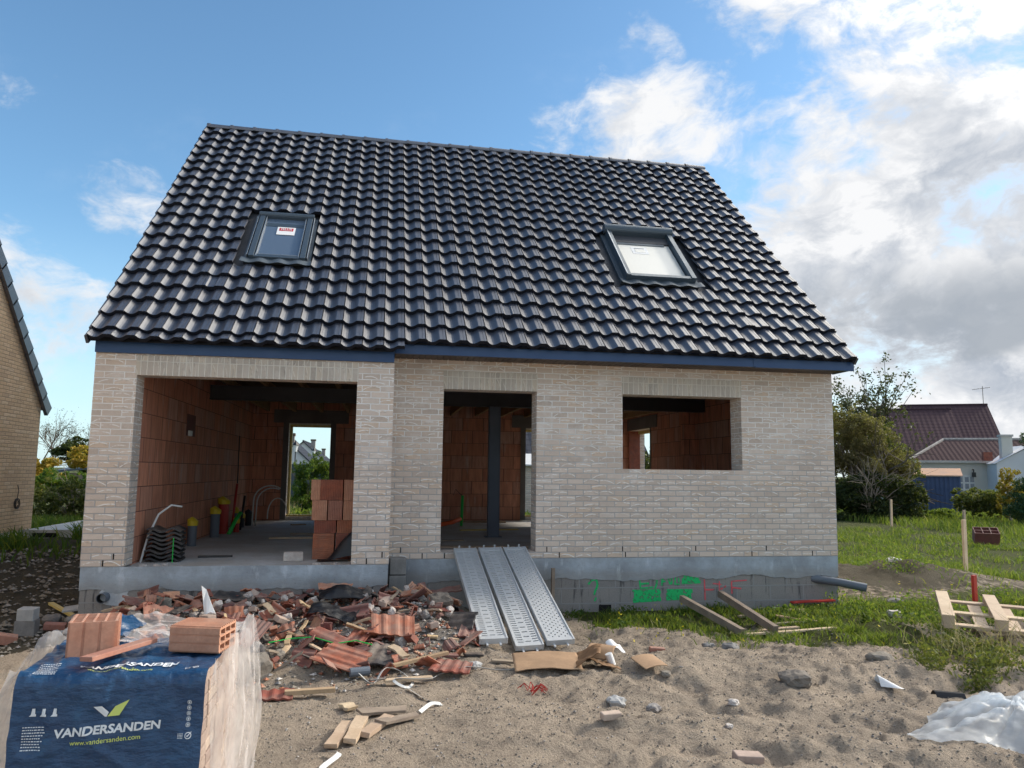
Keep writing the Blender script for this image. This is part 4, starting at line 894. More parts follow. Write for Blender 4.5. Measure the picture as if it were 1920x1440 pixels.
# ------------------------------------------------------------------ background buildings
def gabled(name, label, x, y, phi, L, half, ez, rz, wall, roof_, base=-.9, over=.25, extra=None):
    h = empty(name, (x, y, 0), label, 'house', None, phi); mb = MB()
    for s_ in (-1, 1): mb.face([(0, s_*half, base), (L, s_*half, base), (L, s_*half, ez), (0, s_*half, ez)][::-s_ or 1], wall)
    for xx in (0, L): mb.face([(xx, -half, base), (xx, half, base), (xx, half, ez), (xx, 0, rz-.1), (xx, -half, ez)], wall)
    mb.build('wall', h); mb = MB(); k = (rz-ez)/half; o_ = over
    for s_ in (-1, 1):
        dn = math.hypot(half+o_, (rz-ez)*(1+o_/half)); pts = [(-.15, 0, rz), (L+.15, 0, rz), (L+.15, s_*(half+o_), rz-k*(half+o_)), (-.15, s_*(half+o_), rz-k*(half+o_))]
        uv = [(0, dn), (L+.3, dn), (L+.3, 0), (0, 0)]; mb.face(pts, roof_, uv); mb.face([(a, b, c-.12) for a, b, c in pts][::-1], 'steel_dark')
        e0, e1 = pts[3], pts[2]; mb.face([e0, e1, (e1[0], e1[1], e1[2]-.12), (e0[0], e0[1], e0[2]-.12)], 'steel_dark')
    for xx in (-.15, L+.15):
        for s_ in (-1, 1): mb.face([(xx, 0, rz), (xx, s_*(half+o_), rz-k*(half+o_)), (xx, s_*(half+o_), rz-k*(half+o_)-.12), (xx, 0, rz-.12)], 'steel_dark')
    mb.tube([(-.16, 0, rz), (L+.16, 0, rz)], .09, roof_, 6)
    mb.build('roof', h)
    return h
PH = R(-26)
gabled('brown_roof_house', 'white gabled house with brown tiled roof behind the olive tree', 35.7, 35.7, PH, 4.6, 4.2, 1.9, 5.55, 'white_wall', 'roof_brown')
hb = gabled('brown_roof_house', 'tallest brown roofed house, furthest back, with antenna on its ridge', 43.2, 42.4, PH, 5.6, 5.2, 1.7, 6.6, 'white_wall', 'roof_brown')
mb = MB(); mb.tube([(5.5, 0, 6.4), (5.5, 0, 8.0)], .025, 'bark_pale', 4); mb.tube([(4.8, 0, 7.75), (6.0, 0, 7.9)], .02, 'bark_pale', 4)
for k in range(5): mb.tube([(4.9+.25*k, -.3, 7.77+.03*k), (4.9+.25*k, .3, 7.77+.03*k)], .015, 'bark_pale', 3)
mb.build('antenna', hb)
lo = empty('low_white_house', (32.0, 27.2, 0), 'low cream house with brown hipped roof behind the blue shed', 'house', None, PH); mb = MB()
mb.box((0, 0, -.9), (3.6, 5, 2.02), 'white_wall'); mb.box((3.6, -1.6, -.9), (7.5, 4, 1.9), 'pale_wall'); mb.face([(3.6, -1.6, 1.9), (6.8, -1.6, 1.9), (5.2, -1.6, 2.75)], 'pale_wall'); mb.build('wall', lo)
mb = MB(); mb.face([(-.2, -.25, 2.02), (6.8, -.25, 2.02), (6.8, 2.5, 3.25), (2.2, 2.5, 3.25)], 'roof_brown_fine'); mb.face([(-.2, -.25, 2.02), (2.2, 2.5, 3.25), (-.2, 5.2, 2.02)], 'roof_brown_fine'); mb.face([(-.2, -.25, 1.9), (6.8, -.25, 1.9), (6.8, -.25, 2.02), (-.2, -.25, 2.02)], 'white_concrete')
mb.face([(-.2, -.25, 1.98), (-.2, 5.2, 1.98), (3.6, 5.2, 1.98), (3.6, -.25, 1.98)], 'white_concrete')
mb.tube([(2.2, 2.5, 3.27), (6.8, 2.5, 3.27)], .09, 'rubble_grey', 6); mb.tube([(-.2, -.25, 2.04), (2.2, 2.5, 3.27)], .08, 'rubble_grey', 6)
mb.face([(3.5, -1.7, 1.85), (5.2, -1.7, 2.82), (5.2, 2.6, 2.82), (3.5, 2.6, 1.85)], 'pale_wall'); mb.face([(6.9, -1.7, 1.85), (6.9, 2.6, 1.85), (5.2, 2.6, 2.82), (5.2, -1.7, 2.82)], 'pale_wall'); mb.build('roof', lo)
mb = MB(); mb.box((4.0, -1.2, 1.8), (4.5, -.75, 3.25), 'white_wall'); mb.box((3.95, -1.25, 3.25), (4.55, -.7, 3.36), 'white_concrete'); mb.build('chimney', lo)
mb = MB(); mb.box((3.2, -1.0, 2.0), (3.62, -.7, 2.45), 'terracotta'); mb.build('chimney', lo)
wn = MB(); wn.box((1.9, -.05, .1), (3.0, -.002, 1.25), 'plastic_white'); wo_ = wn.build('window', lo); mb = MB()
for i in range(4):
    for j in range(3): mb.box((1.98+.255*i+(.03 if i > 1 else 0), -.058, .18+.35*j), (2.16+.255*i+(.03 if i > 1 else 0), -.053, .45+.35*j), 'pane_dark')
mb.build('pane', wo_)
mb = MB(); mb.box((4.6, -1.66, -.1), (5.3, -1.602, .75), 'plastic_white'); wo_ = mb.build('window', lo); mb = MB(); mb.box((4.68, -1.67, 0), (5.22, -1.662, .65), 'pane_dark'); mb.build('pane', wo_)
mb = MB(); mb.tube([(2.9, -.05, 1.55), (2.9, -.25, 1.55), (2.9, -.28, 1.40)], .03, 'plastic_black', 6); mb.box((2.82, -.36, 1.15), (2.98, -.2, 1.40), 'plastic_black'); mb.build('wall_lamp', lo)
sh = empty('garden_shed', (28.6, 23.5, G(29, 23)), 'blue corrugated metal shed with rusty sheet roof', 'shed', None, R(-38)); mb = MB(); n = 26
for k in range(n):
    a, b = 2.45*k/n, 2.45*(k+1)/n; d_ = .03*(k % 2); mb.face([(a, -d_, 0), (b, -d_, 0), (b, -d_, 1.85), (a, -d_, 1.85)], 'blue_shed'); mb.face([(b, -.03, 0), (b, 0, 0), (b, 0, 1.85), (b, -.03, 1.85)], 'blue_shed')
mb.box((0, .01, 0), (2.45, 1.8, 1.84), 'blue_shed'); mb.box((-.9, .9, 0), (-.02, 1.8, 1.5), 'blue_shed'); mb.build('wall', sh)
mb = MB(); mb.mesh([(-.5, -.12, 1.86), (2.55, -.12, 1.86), (2.55, 2.0, 2.22), (-.5, 2.0, 2.22), (-.5, -.12, 1.90), (2.55, -.12, 1.90), (2.55, 2.0, 2.26), (-.5, 2.0, 2.26)], [(0, 3, 2, 1), (4, 5, 6, 7), (0, 1, 5, 4), (1, 2, 6, 5), (2, 3, 7, 6), (3, 0, 4, 7)], 'rust_sheet'); mb.build('roof', sh)
# left gap: pale sheet roofed shed
sh = empty('low_shed', (-8.9, 22.2, 0), 'low shed with pale grey sloping roof beyond the hedge', 'shed'); mb = MB(); mb.box((0, 0, -.4), (4.2, 2.4, .88), 'timber_grey'); mb.build('wall', sh)
mb = MB(); mb.mesh([(-.1, -.2, .90), (4.3, -.2, 1.42), (4.3, 2.6, 1.75), (-.1, 2.6, 1.2), (-.1, -.2, .98), (4.3, -.2, 1.50), (4.3, 2.6, 1.83), (-.1, 2.6, 1.28)], [(0, 3, 2, 1), (4, 5, 6, 7), (0, 1, 5, 4), (1, 2, 6, 5), (2, 3, 7, 6), (3, 0, 4, 7)], 'lead'); mb.build('roof', sh)
# through the rear doorway: street of white gabled houses, lamps, grey fence
for lb, x, y, hw, ez, rz, L in (('nearest white gabled house of the row seen through the rear doorway', -4.9, 45, 3.6, 1.6, 4.9, 8), ('middle white gabled house of the row seen through the rear doorway', -3.87, 65, 2.4, 1.7, 3.85, 8), ('furthest white gabled house of the row seen through the rear doorway', -4.25, 85, 2.4, 1.5, 3.5, 8)):
    h = gabled('row_house', lb, x, y, R(90), L, hw, ez, rz, 'pale_wall', 'roof_slate', -.6, .15); h['group'] = 'white houses along the street behind'
    mb = MB(); cx_ = -1.9 if hw > 3 else -.75; mb.box((2, cx_-.2, rz-2.4), (2.5, cx_+.2, rz-(1.35 if hw > 3 else -.1)), 'rubble_grey'); mb.box((1.95, cx_-.25, rz-(1.35 if hw > 3 else -.1)), (2.55, cx_+.25, rz-(1.15 if hw > 3 else -.25)), 'bark'); mb.build('chimney', h)
    mb = MB(); mb.box((-.05, -1.1, .2), (-.002, -.3, 1.3), 'pane_dark'); mb.build('window', h)
for lb, x, y, zt in (('nearer black street lamp seen through the rear doorway', -1.38, 34.7, 2.75), ('further black street lamp seen through the rear doorway', -2.41, 59.7, 3.05)):
    h = empty('street_lamp', (x, y, G(x, y)), lb, 'street lamp', 'street lamps behind the fence'); b_ = zt-G(x, y); mb = MB(); mb.tube([(0, 0, 0), (0, 0, .5), (0, 0, .52), (0, 0, b_-.62)], [.07, .07, .04, .03], 'plastic_black', 8); mb.build('post', h)
    mb = MB(); mb.tube([(0, 0, b_-.62), (0, 0, b_-.25)], [.09, .17], 'ink_white', 6); mb.tube([(0, 0, b_-.25), (0, 0, b_-.06), (0, 0, b_)], [.22, .08, .02], 'plastic_black', 6); mb.build('lantern', h)
fe = empty('panel_fence', (-2, 16.9, G(0, 16.9)), 'dark grey panel fence behind the rear doorway shrub', 'fence')
for k in range(4):
    mb = MB(); mb.box((2*k+.05, 0, .0), (2*k+1.95, .04, 1.55), 'fence_grey'); mb.build('panel', fe); mb = MB(); mb.box((2*k-.05, -.03, 0), (2*k+.049, .07, 1.62), 'cinder'); mb.build('post', fe)
ob = gabled('rear_outbuilding', 'pale outbuilding with dark slate roof seen past the grey post', 8.3, 19.6, R(0), 5, 2.4, 1.5, 3.4, 'pale_wall', 'roof_slate', -.6, .2)
mb = MB(); mb.mesh([(-.3, -3.6, 1.35), (5, -3.6, 1.35), (5, -2.42, 1.75), (-.3, -2.42, 1.75), (-.3, -3.6, 1.40), (5, -3.6, 1.40), (5, -2.42, 1.80), (-.3, -2.42, 1.80)], [(0, 3, 2, 1), (4, 5, 6, 7), (0, 1, 5, 4), (1, 2, 6, 5), (2, 3, 7, 6), (3, 0, 4, 7)], 'plastic_white'); mb.box((-.2, -3.4, -.6), (4.9, -2.45, 1.34), 'brick'); mb.build('lean_to', ob)
# ------------------------------------------------------------------ brick pallet in the left foreground
BP = tag(empty('brick_pallet', (2.2, -5.65, -.75), 'pallet of pale bricks under printed blue and clear plastic film', 'brick pallet'))
def PB(mb, name, **k):
    o = mb.build(name, BP, **k); o.location = (-2.2, 5.65, .75); return o
PX0, PX1, PY0, PY1, PT = 1.735, 2.555, -6.20, -5.12, .185; PH_ = PT+.75-.12
def wr(u, s_): return .014*fbm(u*2.2+s_*1.1, s_*1.8-u, 2.2, 4, 51)+.007*fbm(u*6, s_*3, 2.0, 3, 57)+.012*(1-min(1, 5*abs(fbm(u*1.1+.8*s_, s_*.9-u*.7, 1.6, 3, 59))))
def FS(u, s_, off=0.):     # front face of the film, then folding back over the top
    x = PX0-.015+(PX1-PX0+.03)*u; h = PT+.73; r = .07; sag = .02*math.sin(2.6*u+.5)+.05*max(0, .25-u)*1.2
    if s_ < h-r: y, z, nrm = PY0, -.73+s_, (0, -1, 0)
    else:
        a = min((s_-h+r)/r, math.pi/2)
        y, z, nrm = PY0+r-r*math.cos(a), -.73+h-r+r*math.sin(a), (0, -math.cos(a), math.sin(a))
        if s_ > h-r+r*math.pi/2: y += s_-(h-r+r*math.pi/2); nrm = (0, 0, 1); z += .04*max(0, fbm(x, y, 4, 3, 61))*min(1, (y-PY0)*6)+.0
    d_ = wr(u, s_)+off; e = .02*math.exp(-((s_-h)/.25)**2)
    z += sag*min(1, s_/h)*.6
    return (x+nrm[0]*d_, y+nrm[1]*(d_+.018*math.sin(s_*5)), z+nrm[2]*d_)
mb = MB(); mb.grid(lambda u, v: FS(.02+.955*u+.012*fbm(v, 1, 5, 3, 4), .0+1.62*v), 90, 120, 'blue_film'); PB(mb, 'printed_film', smooth=True)
# bricks inside: visible on the right side and rear
mb = MB(); mb.box((0, 0, 0), (.095, .196, .054), 'brick_loose'); b0 = None
for k in range(13):
    for j in range(5):
        for i in range(2):
            zz = -.60+.0585*k
            x, y = PX1-.02-.108*(i+1)+rng.uniform(-.004, .004), PY0+.045+.203*j
            if b0 is None: b0 = mb.build('brick', BP, bevel=.006); o = b0
            else: o = b0.copy(); sc.collection.objects.link(o); o.parent = BP
            o.location = (x-2.2, y+5.65, zz+.75)
mb = MB(); mb.box((PX0+.03, PY0+.05, -.60), (PX1-.24, PY1-.02, PT-.05), 'brick_loose'); PB(mb, 'brick_stack')
mb = MB()
for y in (PY0, PY0+.47, PY1-.1): mb.box((PX0, y+.01, -.72), (PX1, y+.1, -.63), 'timber_grey')
for k in range(7): mb.box((PX0+.125*k, PY0+.005, -.628), (PX0+.125*k+.09, PY1, -.605), 'timber_grey')
PB(mb, 'pallet_base')
# clear film: bulging sheets on the left and right sides and over the top edges
def clear(x, bulge, y0, y1, z1, dr, sd):
    mb = MB()
    def f(u, v):
        y = y0+(y1-y0)*u; z = -.72+(z1+.72)*v+(.05*math.sin(9*u+sd)+.04*fbm(u, sd, 6, 3, 3))*v**3
        d_ = bulge*(.25+.75*math.sin(math.pi*min(1, v*.9+.1)))*(.35+.65*u)+.022*fbm(u*3, v*1.2, 2.4, 4, sd)+.05*max(0, v-.9)*3*math.sin(7*u+sd)
        return (x+dr*d_, y, z)
    mb.grid(f, 50, 60, 'clear_film'); return PB(mb, 'clear_film', smooth=True)
clear(PX1+.012, .06, PY0-.005, PY1, .20, 1, 2.); clear(PX1+.02, .085, PY0+.35, PY1+.02, .24, 1, 7.); clear(PX0-.02, .16, PY0, PY1, .26, -1, 4.)
mb = MB(); mb.grid(lambda u, v: (PX0+.02+(PX1-PX0-.02)*u, PY0+.45+(PY1-PY0-.42)*v, PT+.03+.05*abs(fbm(u*2, v*2, 2.2, 4, 71))+.05*(v > .92)*math.sin(5*u)), 50, 50, 'clear_film'); PB(mb, 'clear_film', smooth=True)
mb = MB(); mb.grid(lambda u, v: (PX0+.03+.24*u, PY0+.62+.40*v, PT+.05+.06*math.sin(math.pi*u)*math.sin(2.5*v)+.02*fbm(u, v, 6, 3, 8)), 24, 24, 'blue_film'); PB(mb, 'loose_film', smooth=True)
FW_ = PX1-PX0+.03
def fm(x, z, off=.0035): return lambda u, v: FS((x+u-PX0+.015)/FW_, z+v+.73, off)
mb = MB(); word(mb, 'VANDERSANDEN', 0, 0, .038, .445, fm(1.925, -.08), 'ink_white', .035, .12, R(3.2)); PB(mb, 'brand_lettering')
mb = MB(); word(mb, 'www.vandersanden.com', 0, 0, .020, .295, fm(1.99, -.113), 'ink_lime', .004, 0, R(3.4)); PB(mb, 'web_address')
mb = MB(); word(mb, 'VANDERSANDEN', 0, 0, .038, .44, fm(1.965, .252, .005), 'ink_white', .035, .12, R(1.5)); PB(mb, 'brand_lettering')
mb = MB(); word(mb, 'www.vandersanden.com', 0, 0, .020, .28, fm(2.02, .205, .004), 'ink_lime', .004, 0, R(1.)); PB(mb, 'web_address')
def poly(mb, pts, f, mat): mb.face([f(a, b) for a, b in pts], mat)
mb = MB(); f_ = fm(2.08, .003, .006)
poly(mb, [(0, .045), (.035, .047), (.063, .018), (.055, .0), (.048, 0)], f_, 'ink_white'); poly(mb, [(.058, 0), (.088, .042), (.145, .068), (.108, .004)], f_, 'ink_lime'); PB(mb, 'logo')
def ringp(mb, cx, cz, r, w_, f, mat='ink_white', n=14):
    for k in range(n):
        a, b = 2*math.pi*k/n, 2*math.pi*(k+1)/n; poly(mb, [(cx+math.cos(q)*rr, cz+math.sin(q)*rr) for q, rr in ((a, r), (b, r), (b, r-w_), (a, r-w_))], f, mat)
mb = MB(); f_ = fm(0, 0, .004)
for k in range(5): ringp(mb, 2.485, .055-.024*k, .0095, .0022, f_); poly(mb, [(2.482, .051-.024*k), (2.488, .051-.024*k), (2.488, .059-.024*k), (2.482, .059-.024*k)], f_, 'ink_white')
PB(mb, 'care_symbols')
for cx, cz in ((2.49, -.085), (2.49, .225)):
    mb = MB()
    ringp(mb, cx, cz, .014, .003, f_); poly(mb, [(cx-.008, cz+.002), (cx-.003, cz-.006), (cx+.014, cz+.014), (cx+.012, cz+.016), (cx-.003, cz-.001)], f_, 'ink_white')
    for i in range(4):
        for j in range(4): poly(mb, [(cx-.045+.006*i, cz-.012+.006*j), (cx-.041+.006*i, cz-.012+.006*j), (cx-.041+.006*i, cz-.009+.006*j), (cx-.045+.006*i, cz-.009+.006*j)], f_, 'ink_white')
    PB(mb, 'check_mark')
for (bx, bz, nl) in ((1.795, .285, 9), (1.79, -.035, 9)):
    mb = MB()
    for k in range(nl):
        x = bx; xe = bx+.075+.02*rg.random()
        while x < xe: w_ = rg.uniform(.004, .012); poly(mb, [(x, bz-.0115*k), (x+w_, bz-.0115*k+.0003), (x+w_, bz-.0115*k+.0042), (x, bz-.0115*k+.004)], f_, 'ink_white'); x += w_+.003
    PB(mb, 'small_print')
mb = MB()
for k in range(3): poly(mb, [(1.81+.045*k, .012), (1.838+.045*k, .012), (1.838+.045*k, .022), (1.834+.045*k, .022), (1.834+.045*k, .045), (1.822+.045*k, .045), (1.818+.045*k, .02)], f_, 'ink_white')
PB(mb, 'care_symbols')
# hollow blocks lying on the pallet
def hollow(w_, d_, h, nx_, ny_, mat='terracotta_light', wall=.010, ribs=True, axis_='z'):
    mb = MB(); cx = (w_-wall)/nx_; cy = (d_-wall)/ny_
    for i in range(nx_+1): mb.box((i*cx, 0, 0), (i*cx+wall, d_, h), mat)
    for j in range(ny_+1):
        for i in range(nx_): mb.box((i*cx+wall, j*cy, .0005), ((i+1)*cx, j*cy+wall, h-.0005), mat)
    mb.box((wall, wall, h*.25), (w_-wall, d_-wall, h*.3), 'terracotta_dark')
    if ribs:
        for i in range(int(d_/.022)): mb.box((w_, .008+.022*i, .001), (w_+.006, .019+.022*i, h-.001), mat); mb.box((-.006, .008+.022*i, .001), (0, .019+.022*i, h-.001), mat)
        for a, b in ((.02, .28), (.34, .62), (.68, .97)): mb.box((w_*a, -.004, .001), (w_*b, 0, h-.001), mat)
    if axis_ == 'x': 
        mb.v = [(z, y, w_-x) for x, y, z in mb.v]
    return mb
o = hollow(.205, .30, .185, 4, 7).build('hollow_block', None, (1.875, -6.00, .205), (R(-2), R(1), R(14))); tag(o, 'orange hollow clay block standing upright on the blue film', 'hollow block')
o = hollow(.12, .20, .26, 3, 3, axis_='x').build('hollow_block', None, (2.29, -5.82, .21), (R(1), R(1), R(-12))); tag(o, 'orange hollow clay block lying on its side at the rear right of the pallet', 'hollow block')
mb = MB(); mb.box((0, 0, 0), (.075, .40, .022), 'terracotta_light'); o = mb.build('clay_slip', None, (1.98, -6.13, .24), (R(1), R(-3), R(-28)), bevel=.003); tag(o, 'long flat strip of orange clay lying diagonally on the pallet film', 'clay strip')
# ------------------------------------------------------------------ scaffold decks leaning against the threshold
def deck(top, bot, wid, style, label):
    top, bot = Vector(top), Vector(bot); ax_ = (bot-top); L = ax_.length; ax_.normalize(); side = Vector((1, 0, 0)); side = (side-ax_*side.dot(ax_)).normalized(); nn = side.cross(ax_)
    if nn.z < 0: nn = -nn
    h = empty('scaffold_deck', tuple(bot), label, 'scaffold deck', 'galvanised scaffold decks leaning on the doorway'); X = Matrix((side, -ax_, nn)).transposed().to_4x4()
    mb = MB()
    def ho(x0, x1, y0, y1, hx0, hx1, hy0, hy1, sk=0):     # cell with a slot
        o_ = [(x0, y0, 0), (x1, y0, 0), (x1, y1, 0), (x0, y1, 0)]; i_ = [(hx0, hy0, 0), (hx1, hy0+sk, 0), (hx1, hy1+sk, 0), (hx0, hy1, 0)]
        mb.mesh(o_+i_+[(a, b, -.012) for a, b, _ in i_], [(0, 1, 5, 4), (1, 2, 6, 5), (2, 3, 7, 6), (3, 0, 4, 7), (4, 5, 9, 8), (5, 6, 10, 9), (6, 7, 11, 10), (7, 4, 8, 11)], 'galvanised', X)
    e = .032
    if style < 2:
        n = int((L-.12)/.044); cols = [(e, wid*.36), (wid*.36, wid*.64), (wid*.64, wid-e)]
        for j in range(n):
            y0 = .06+j*.044
            for ci, (a, b) in enumerate(cols):
                if ci == 1: mb.mesh([(a, y0, 0), (b, y0, 0), (b, y0+.044, 0), (a, y0+.044, 0)], [(0, 1, 2, 3)], 'galvanised', X) if j % 2 else ho(a, b, y0, y0+.044, a+.012, b-.012, y0+.014, y0+.030)
                else: ho(a, b, y0, y0+.044, a+.008, b-.008, y0+.010, y0+.026, .008*(1 if ci else -1))
        y1 = .06+n*.044
    else:
        n = int((L-.12)/.034); m_ = 7; cw = (wid-2*e)/m_
        for j in range(n):
            for i in range(m_):
                a = e+i*cw; y0 = .06+j*.034
                if (i+j) % 2: ho(a, a+cw, y0, y0+.034, a+cw*.28, a+cw*.72, y0+.008, y0+.026)
                else: mb.mesh([(a, y0, 0), (a+cw, y0, 0), (a+cw, y0+.034, 0), (a, y0+.034, 0)], [(0, 1, 2, 3)], 'galvanised', X)
        y1 = .06+n*.034
    mb.build('perforated_plate', h)
    mb = MB()
    for a, b in ((0, e-.012), (wid-e+.012, wid)): mb.box((a, 0, -.055), (b, L, .010), 'galvanised', X)
    for a, b in ((e-.012, e), (wid-e, wid-e+.012)): mb.box((a, .055, -.05), (b, y1, .0), 'galvanised', X)
    mb.build('side_rail', h, bevel=.003)
    mb = MB(); mb.box((e-.011, .001, -.054), (wid-e+.011, .06, .004), 'galvanised', X)
    for x in (.07, wid-.09): mb.box((x, -.05, -.05), (x+.02, .02, -.035), 'galvanised', X)
    mb.build('end_bracket', h); mb = MB(); mb.box((e-.011, y1, -.054), (wid-e+.011, L-.001, .004), 'galvanised', X)
    for x in (.07, wid-.09): mb.box((x, L-.02, -.045), (x+.02, L+.045, -.03), 'galvanised', X); mb.box((x, L+.03, -.045), (x+.02, L+.045, .02), 'galvanised', X)
    mb.build('end_bracket', h)
deck((4.30, -.04, .135), (4.36, -2.25, G(4.4, -2.2)+.07), .295, 0, 'leftmost slotted steel deck, dullest of the three leaning on the doorway')
deck((4.625, -.04, .14), (4.76, -2.10, G(4.8, -2.1)+.075), .305, 1, 'middle slotted steel deck leaning on the doorway')
deck((4.95, -.04, .145), (5.10, -2.06, G(5.1, -2.05)+.08), .305, 2, 'rightmost steel deck with small round holes leaning on the doorway')
# ------------------------------------------------------------------ debris heap
def shard(mat, ribs, w_, l_, th=.014, sd=0, curve=.0):
    mb = MB(); r_ = random.Random(sd); n = 18 if ribs else 8
    k = [r_.uniform(-.22, .22) for _ in range(4)]; k2 = [r_.uniform(-.2, .2) for _ in range(4)]
    def f(u, v):
        x = (u-.5)*w_; y = (v-.5)*l_*(1+(k[0]*(1-u)+k[1]*u)*(v > .5)+(k[2]*(1-u)+k[3]*u)*(v <= .5)+.06*fbm(u*3, v*2, 2, 2, sd)); x *= 1+(k2[0]*(1-v)+k2[1]*v)
        z = (.0055*max(-1, min(1, 2.5*math.sin(u*math.pi*ribs*2))) if ribs else .002*fbm(u, v, 5, 2, sd))-curve*(2*u-1)**2*w_
        return (x, y, z)
    mb.grid(f, n, 5, mat); o = mb.build('tile_shard', None, thick=th); return o
def lump(mat, r, sd, name='rubble_lump', sq=.8):
    bm = bmesh.new(); bmesh.ops.create_icosphere(bm, subdivisions=3, radius=r)
    for v in bm.verts:
        p_ = v.co.copy(); cubic = max(abs(p_.x), abs(p_.y), abs(p_.z)); v.co = p_*(1-.45+.45*r/cubic*.8)*(1+.28*noise.fractal(p_*(1.6/r)+Vector((sd, sd*2, 3)), 1, 2, 3)); v.co.z *= sq
    me_ = bpy.data.meshes.new(name); bm.to_mesh(me_); bm.free(); me_.materials.append(M[mat]); o = bpy.data.objects.new(name, me_); sc.collection.objects.link(o); return o
def stick(name, w_, d_, l_, mat, sd=0):
    mb = MB(); r_ = random.Random(sd); n = 6
    vs = []
    for i in range(n+1):
        y = (i/n-.5)*l_; b = .012*math.sin(i*1.3+sd)
        for a, c in ((-1, -1), (1, -1), (1, 1), (-1, 1)): vs.append((a*w_/2+b*.4+r_.uniform(-.0015, .0015), y+(r_.uniform(-.02, .02) if i in (0, n) else 0), c*d_/2+b*.3))
    fs = [(i*4+k, i*4+(k+1) % 4, (i+1)*4+(k+1) % 4, (i+1)*4+k) for i in range(n) for k in range(4)]+[(3, 2, 1, 0), tuple(n*4+k for k in range(4))]
    mb.mesh(vs, fs, mat); return mb.build(name, None, bevel=.002)
def chunk(sd, mat='terracotta'):
    mb = MB(); r_ = random.Random(sd); w_, d_ = r_.uniform(.07, .16), r_.uniform(.05, .10)
    for i in range(int(w_/.022)): mb.box((-w_/2+.022*i, -d_/2, 0), (-w_/2+.022*i+.012, d_/2+r_.uniform(-.02, .02), .012), mat)
    mb.box((-w_/2, -d_/2, -.012), (w_/2, d_/2, -.0005), mat); mb.box((-w_/2, -d_/2, -.05), (-w_/2+.01, d_/2, -.0125), mat); mb.box((w_/2-.01, -d_/2, -.045), (w_/2, d_/2, -.0125), mat)
    return mb.build('block_fragment', None)
def place(o, x, y, tilt=.4, lift=.02, rz=None, label=None, cat=None, group=None, sc_=1., z=None):
    o.location = (x, y, (G(x, y) if z is None else z)+lift); o.rotation_euler = (rng.normal()*tilt, rng.normal()*tilt, rng.uniform(0, 6.28) if rz is None else rz); o.scale = (sc_,)*3
    return tag(o, label, cat, group)
def many(protos, n, pos, label, cat, group, tilt, lift, s0=.6, s1=1.2):
    first = set()
    for k in range(n):
        p_ = protos[k % len(protos)]
        if id(p_) in first: o = p_.copy(); sc.collection.objects.link(o)
        else: first.add(id(p_)); o = p_
        x, y = pos(); q_ = rng.uniform(s0, s1)
        zone = ('left' if x < 1.7 else 'middle' if x < 3.1 else 'right')+(' back' if y > -1.5 else ' centre' if y > -2.5 else ' front')
        place(o, x, y, tilt, rng.uniform(*lift), None, ('small ' if q_ < (s0+s1)/2 else 'larger ')+label.replace('in the debris', 'in the '+zone+' of the debris'), cat, group, q_)
def pile():
    while True:
        x, y = rng.uniform(.5, 4.35), rng.uniform(-3.3, -.62)
        edge = -3.45+.9*abs(x-2.9)/1.5 if x < 2.9 else -3.35+1.1*((x-2.9)/1.4)**2
        if y > edge and rng.uniform() < .35+.65*sstep(-3.4, -1.0, y): return x, y
DG = 'debris heap in front of the wing'
many([shard('terracotta', 3, .20, .24, sd=1), shard('terracotta', 2, .15, .18, sd=2), shard('terracotta', 3, .22, .16, sd=3, curve=.15), shard('terracotta', 0, .13, .15, sd=4, curve=.2), shard('terracotta_light', 2, .12, .14, sd=5)], 130, pile, 'loose orange roof tile piece in the debris heap', 'tile shard', 'broken orange tiles in the debris heap', .45, (.01, .12), .5, 1.2)
many([shard('terracotta_dark', 3, .22, .30, sd=11), shard('terracotta_dark', 2, .15, .20, sd=12, curve=.15), shard('terracotta_dark', 0, .12, .26, sd=13)], 80, pile, 'loose maroon roof tile piece in the debris heap', 'tile shard', 'broken maroon tiles in the debris heap', .5, (.01, .12), .5, 1.1)
many([shard('tile_black', 3, .24, .32, sd=21, curve=.1), shard('tile_black', 0, .16, .30, sd=22, curve=.2), shard('tile_black', 2, .10, .22, sd=23)], 30, pile, 'loose black roof tile piece in the debris heap', 'tile shard', 'broken black tiles in the debris heap', .5, (.02, .12), .5, 1.1)
many([chunk(1), chunk(2), chunk(3, 'terracotta_light'), chunk(4, 'terracotta_dark')], 90, pile, 'ribbed fragment of a hollow clay block in the debris heap', 'block fragment', 'clay block fragments in the debris heap', .7, (.02, .1), .6, 1.1)
many([lump('rubble_grey', .07, 1), lump('rubble_grey', .05, 2), lump('rubble_mud', .08, 3), lump('rubble_mud', .05, 6)], 64, pile, 'grey mortar lump in the debris heap', 'rubble lump', 'grey mortar lumps in the debris heap', 1., (.0, .07), .4, 1.1)
many([lump('rubble_white', .06, 4), lump('rubble_white', .04, 5)], 44, lambda: (rng.normal(*((2.05, .40) if rng.uniform() < .55 else (3.3, .4))), rng.uniform(-1.7, -.75)), 'pale plaster lump in the debris heap', 'rubble lump', 'pale plaster lumps in the debris heap', 1., (.02, .12), .5, 1.1)
many([stick('wood_offcut', .05, .018, .34, 'timber', 1), stick('wood_offcut', .03, .02, .26, 'timber_grey', 2), stick('wood_offcut', .06, .022, .22, 'timber_pale', 3)], 34, pile, 'wood offcut lying in the debris heap', 'wood offcut', 'wood offcuts in the debris heap', .3, (.02, .14), .5, 1.2)
def cuboid(name, a, b, c, mat, bev=.008):
    mb = MB(); mb.box((-a/2, -b/2, -c/2), (a/2, b/2, c/2), mat); return mb.build(name, None, bevel=bev)
many([cuboid('loose_brick', .20, .10, .06, 'brick_loose'), cuboid('loose_brick', .11, .10, .06, 'brick_loose')], 24, pile, 'pale loose brick or half brick in the debris heap', 'brick', 'pale loose bricks in the debris heap', .4, (.02, .1), .8, 1.)
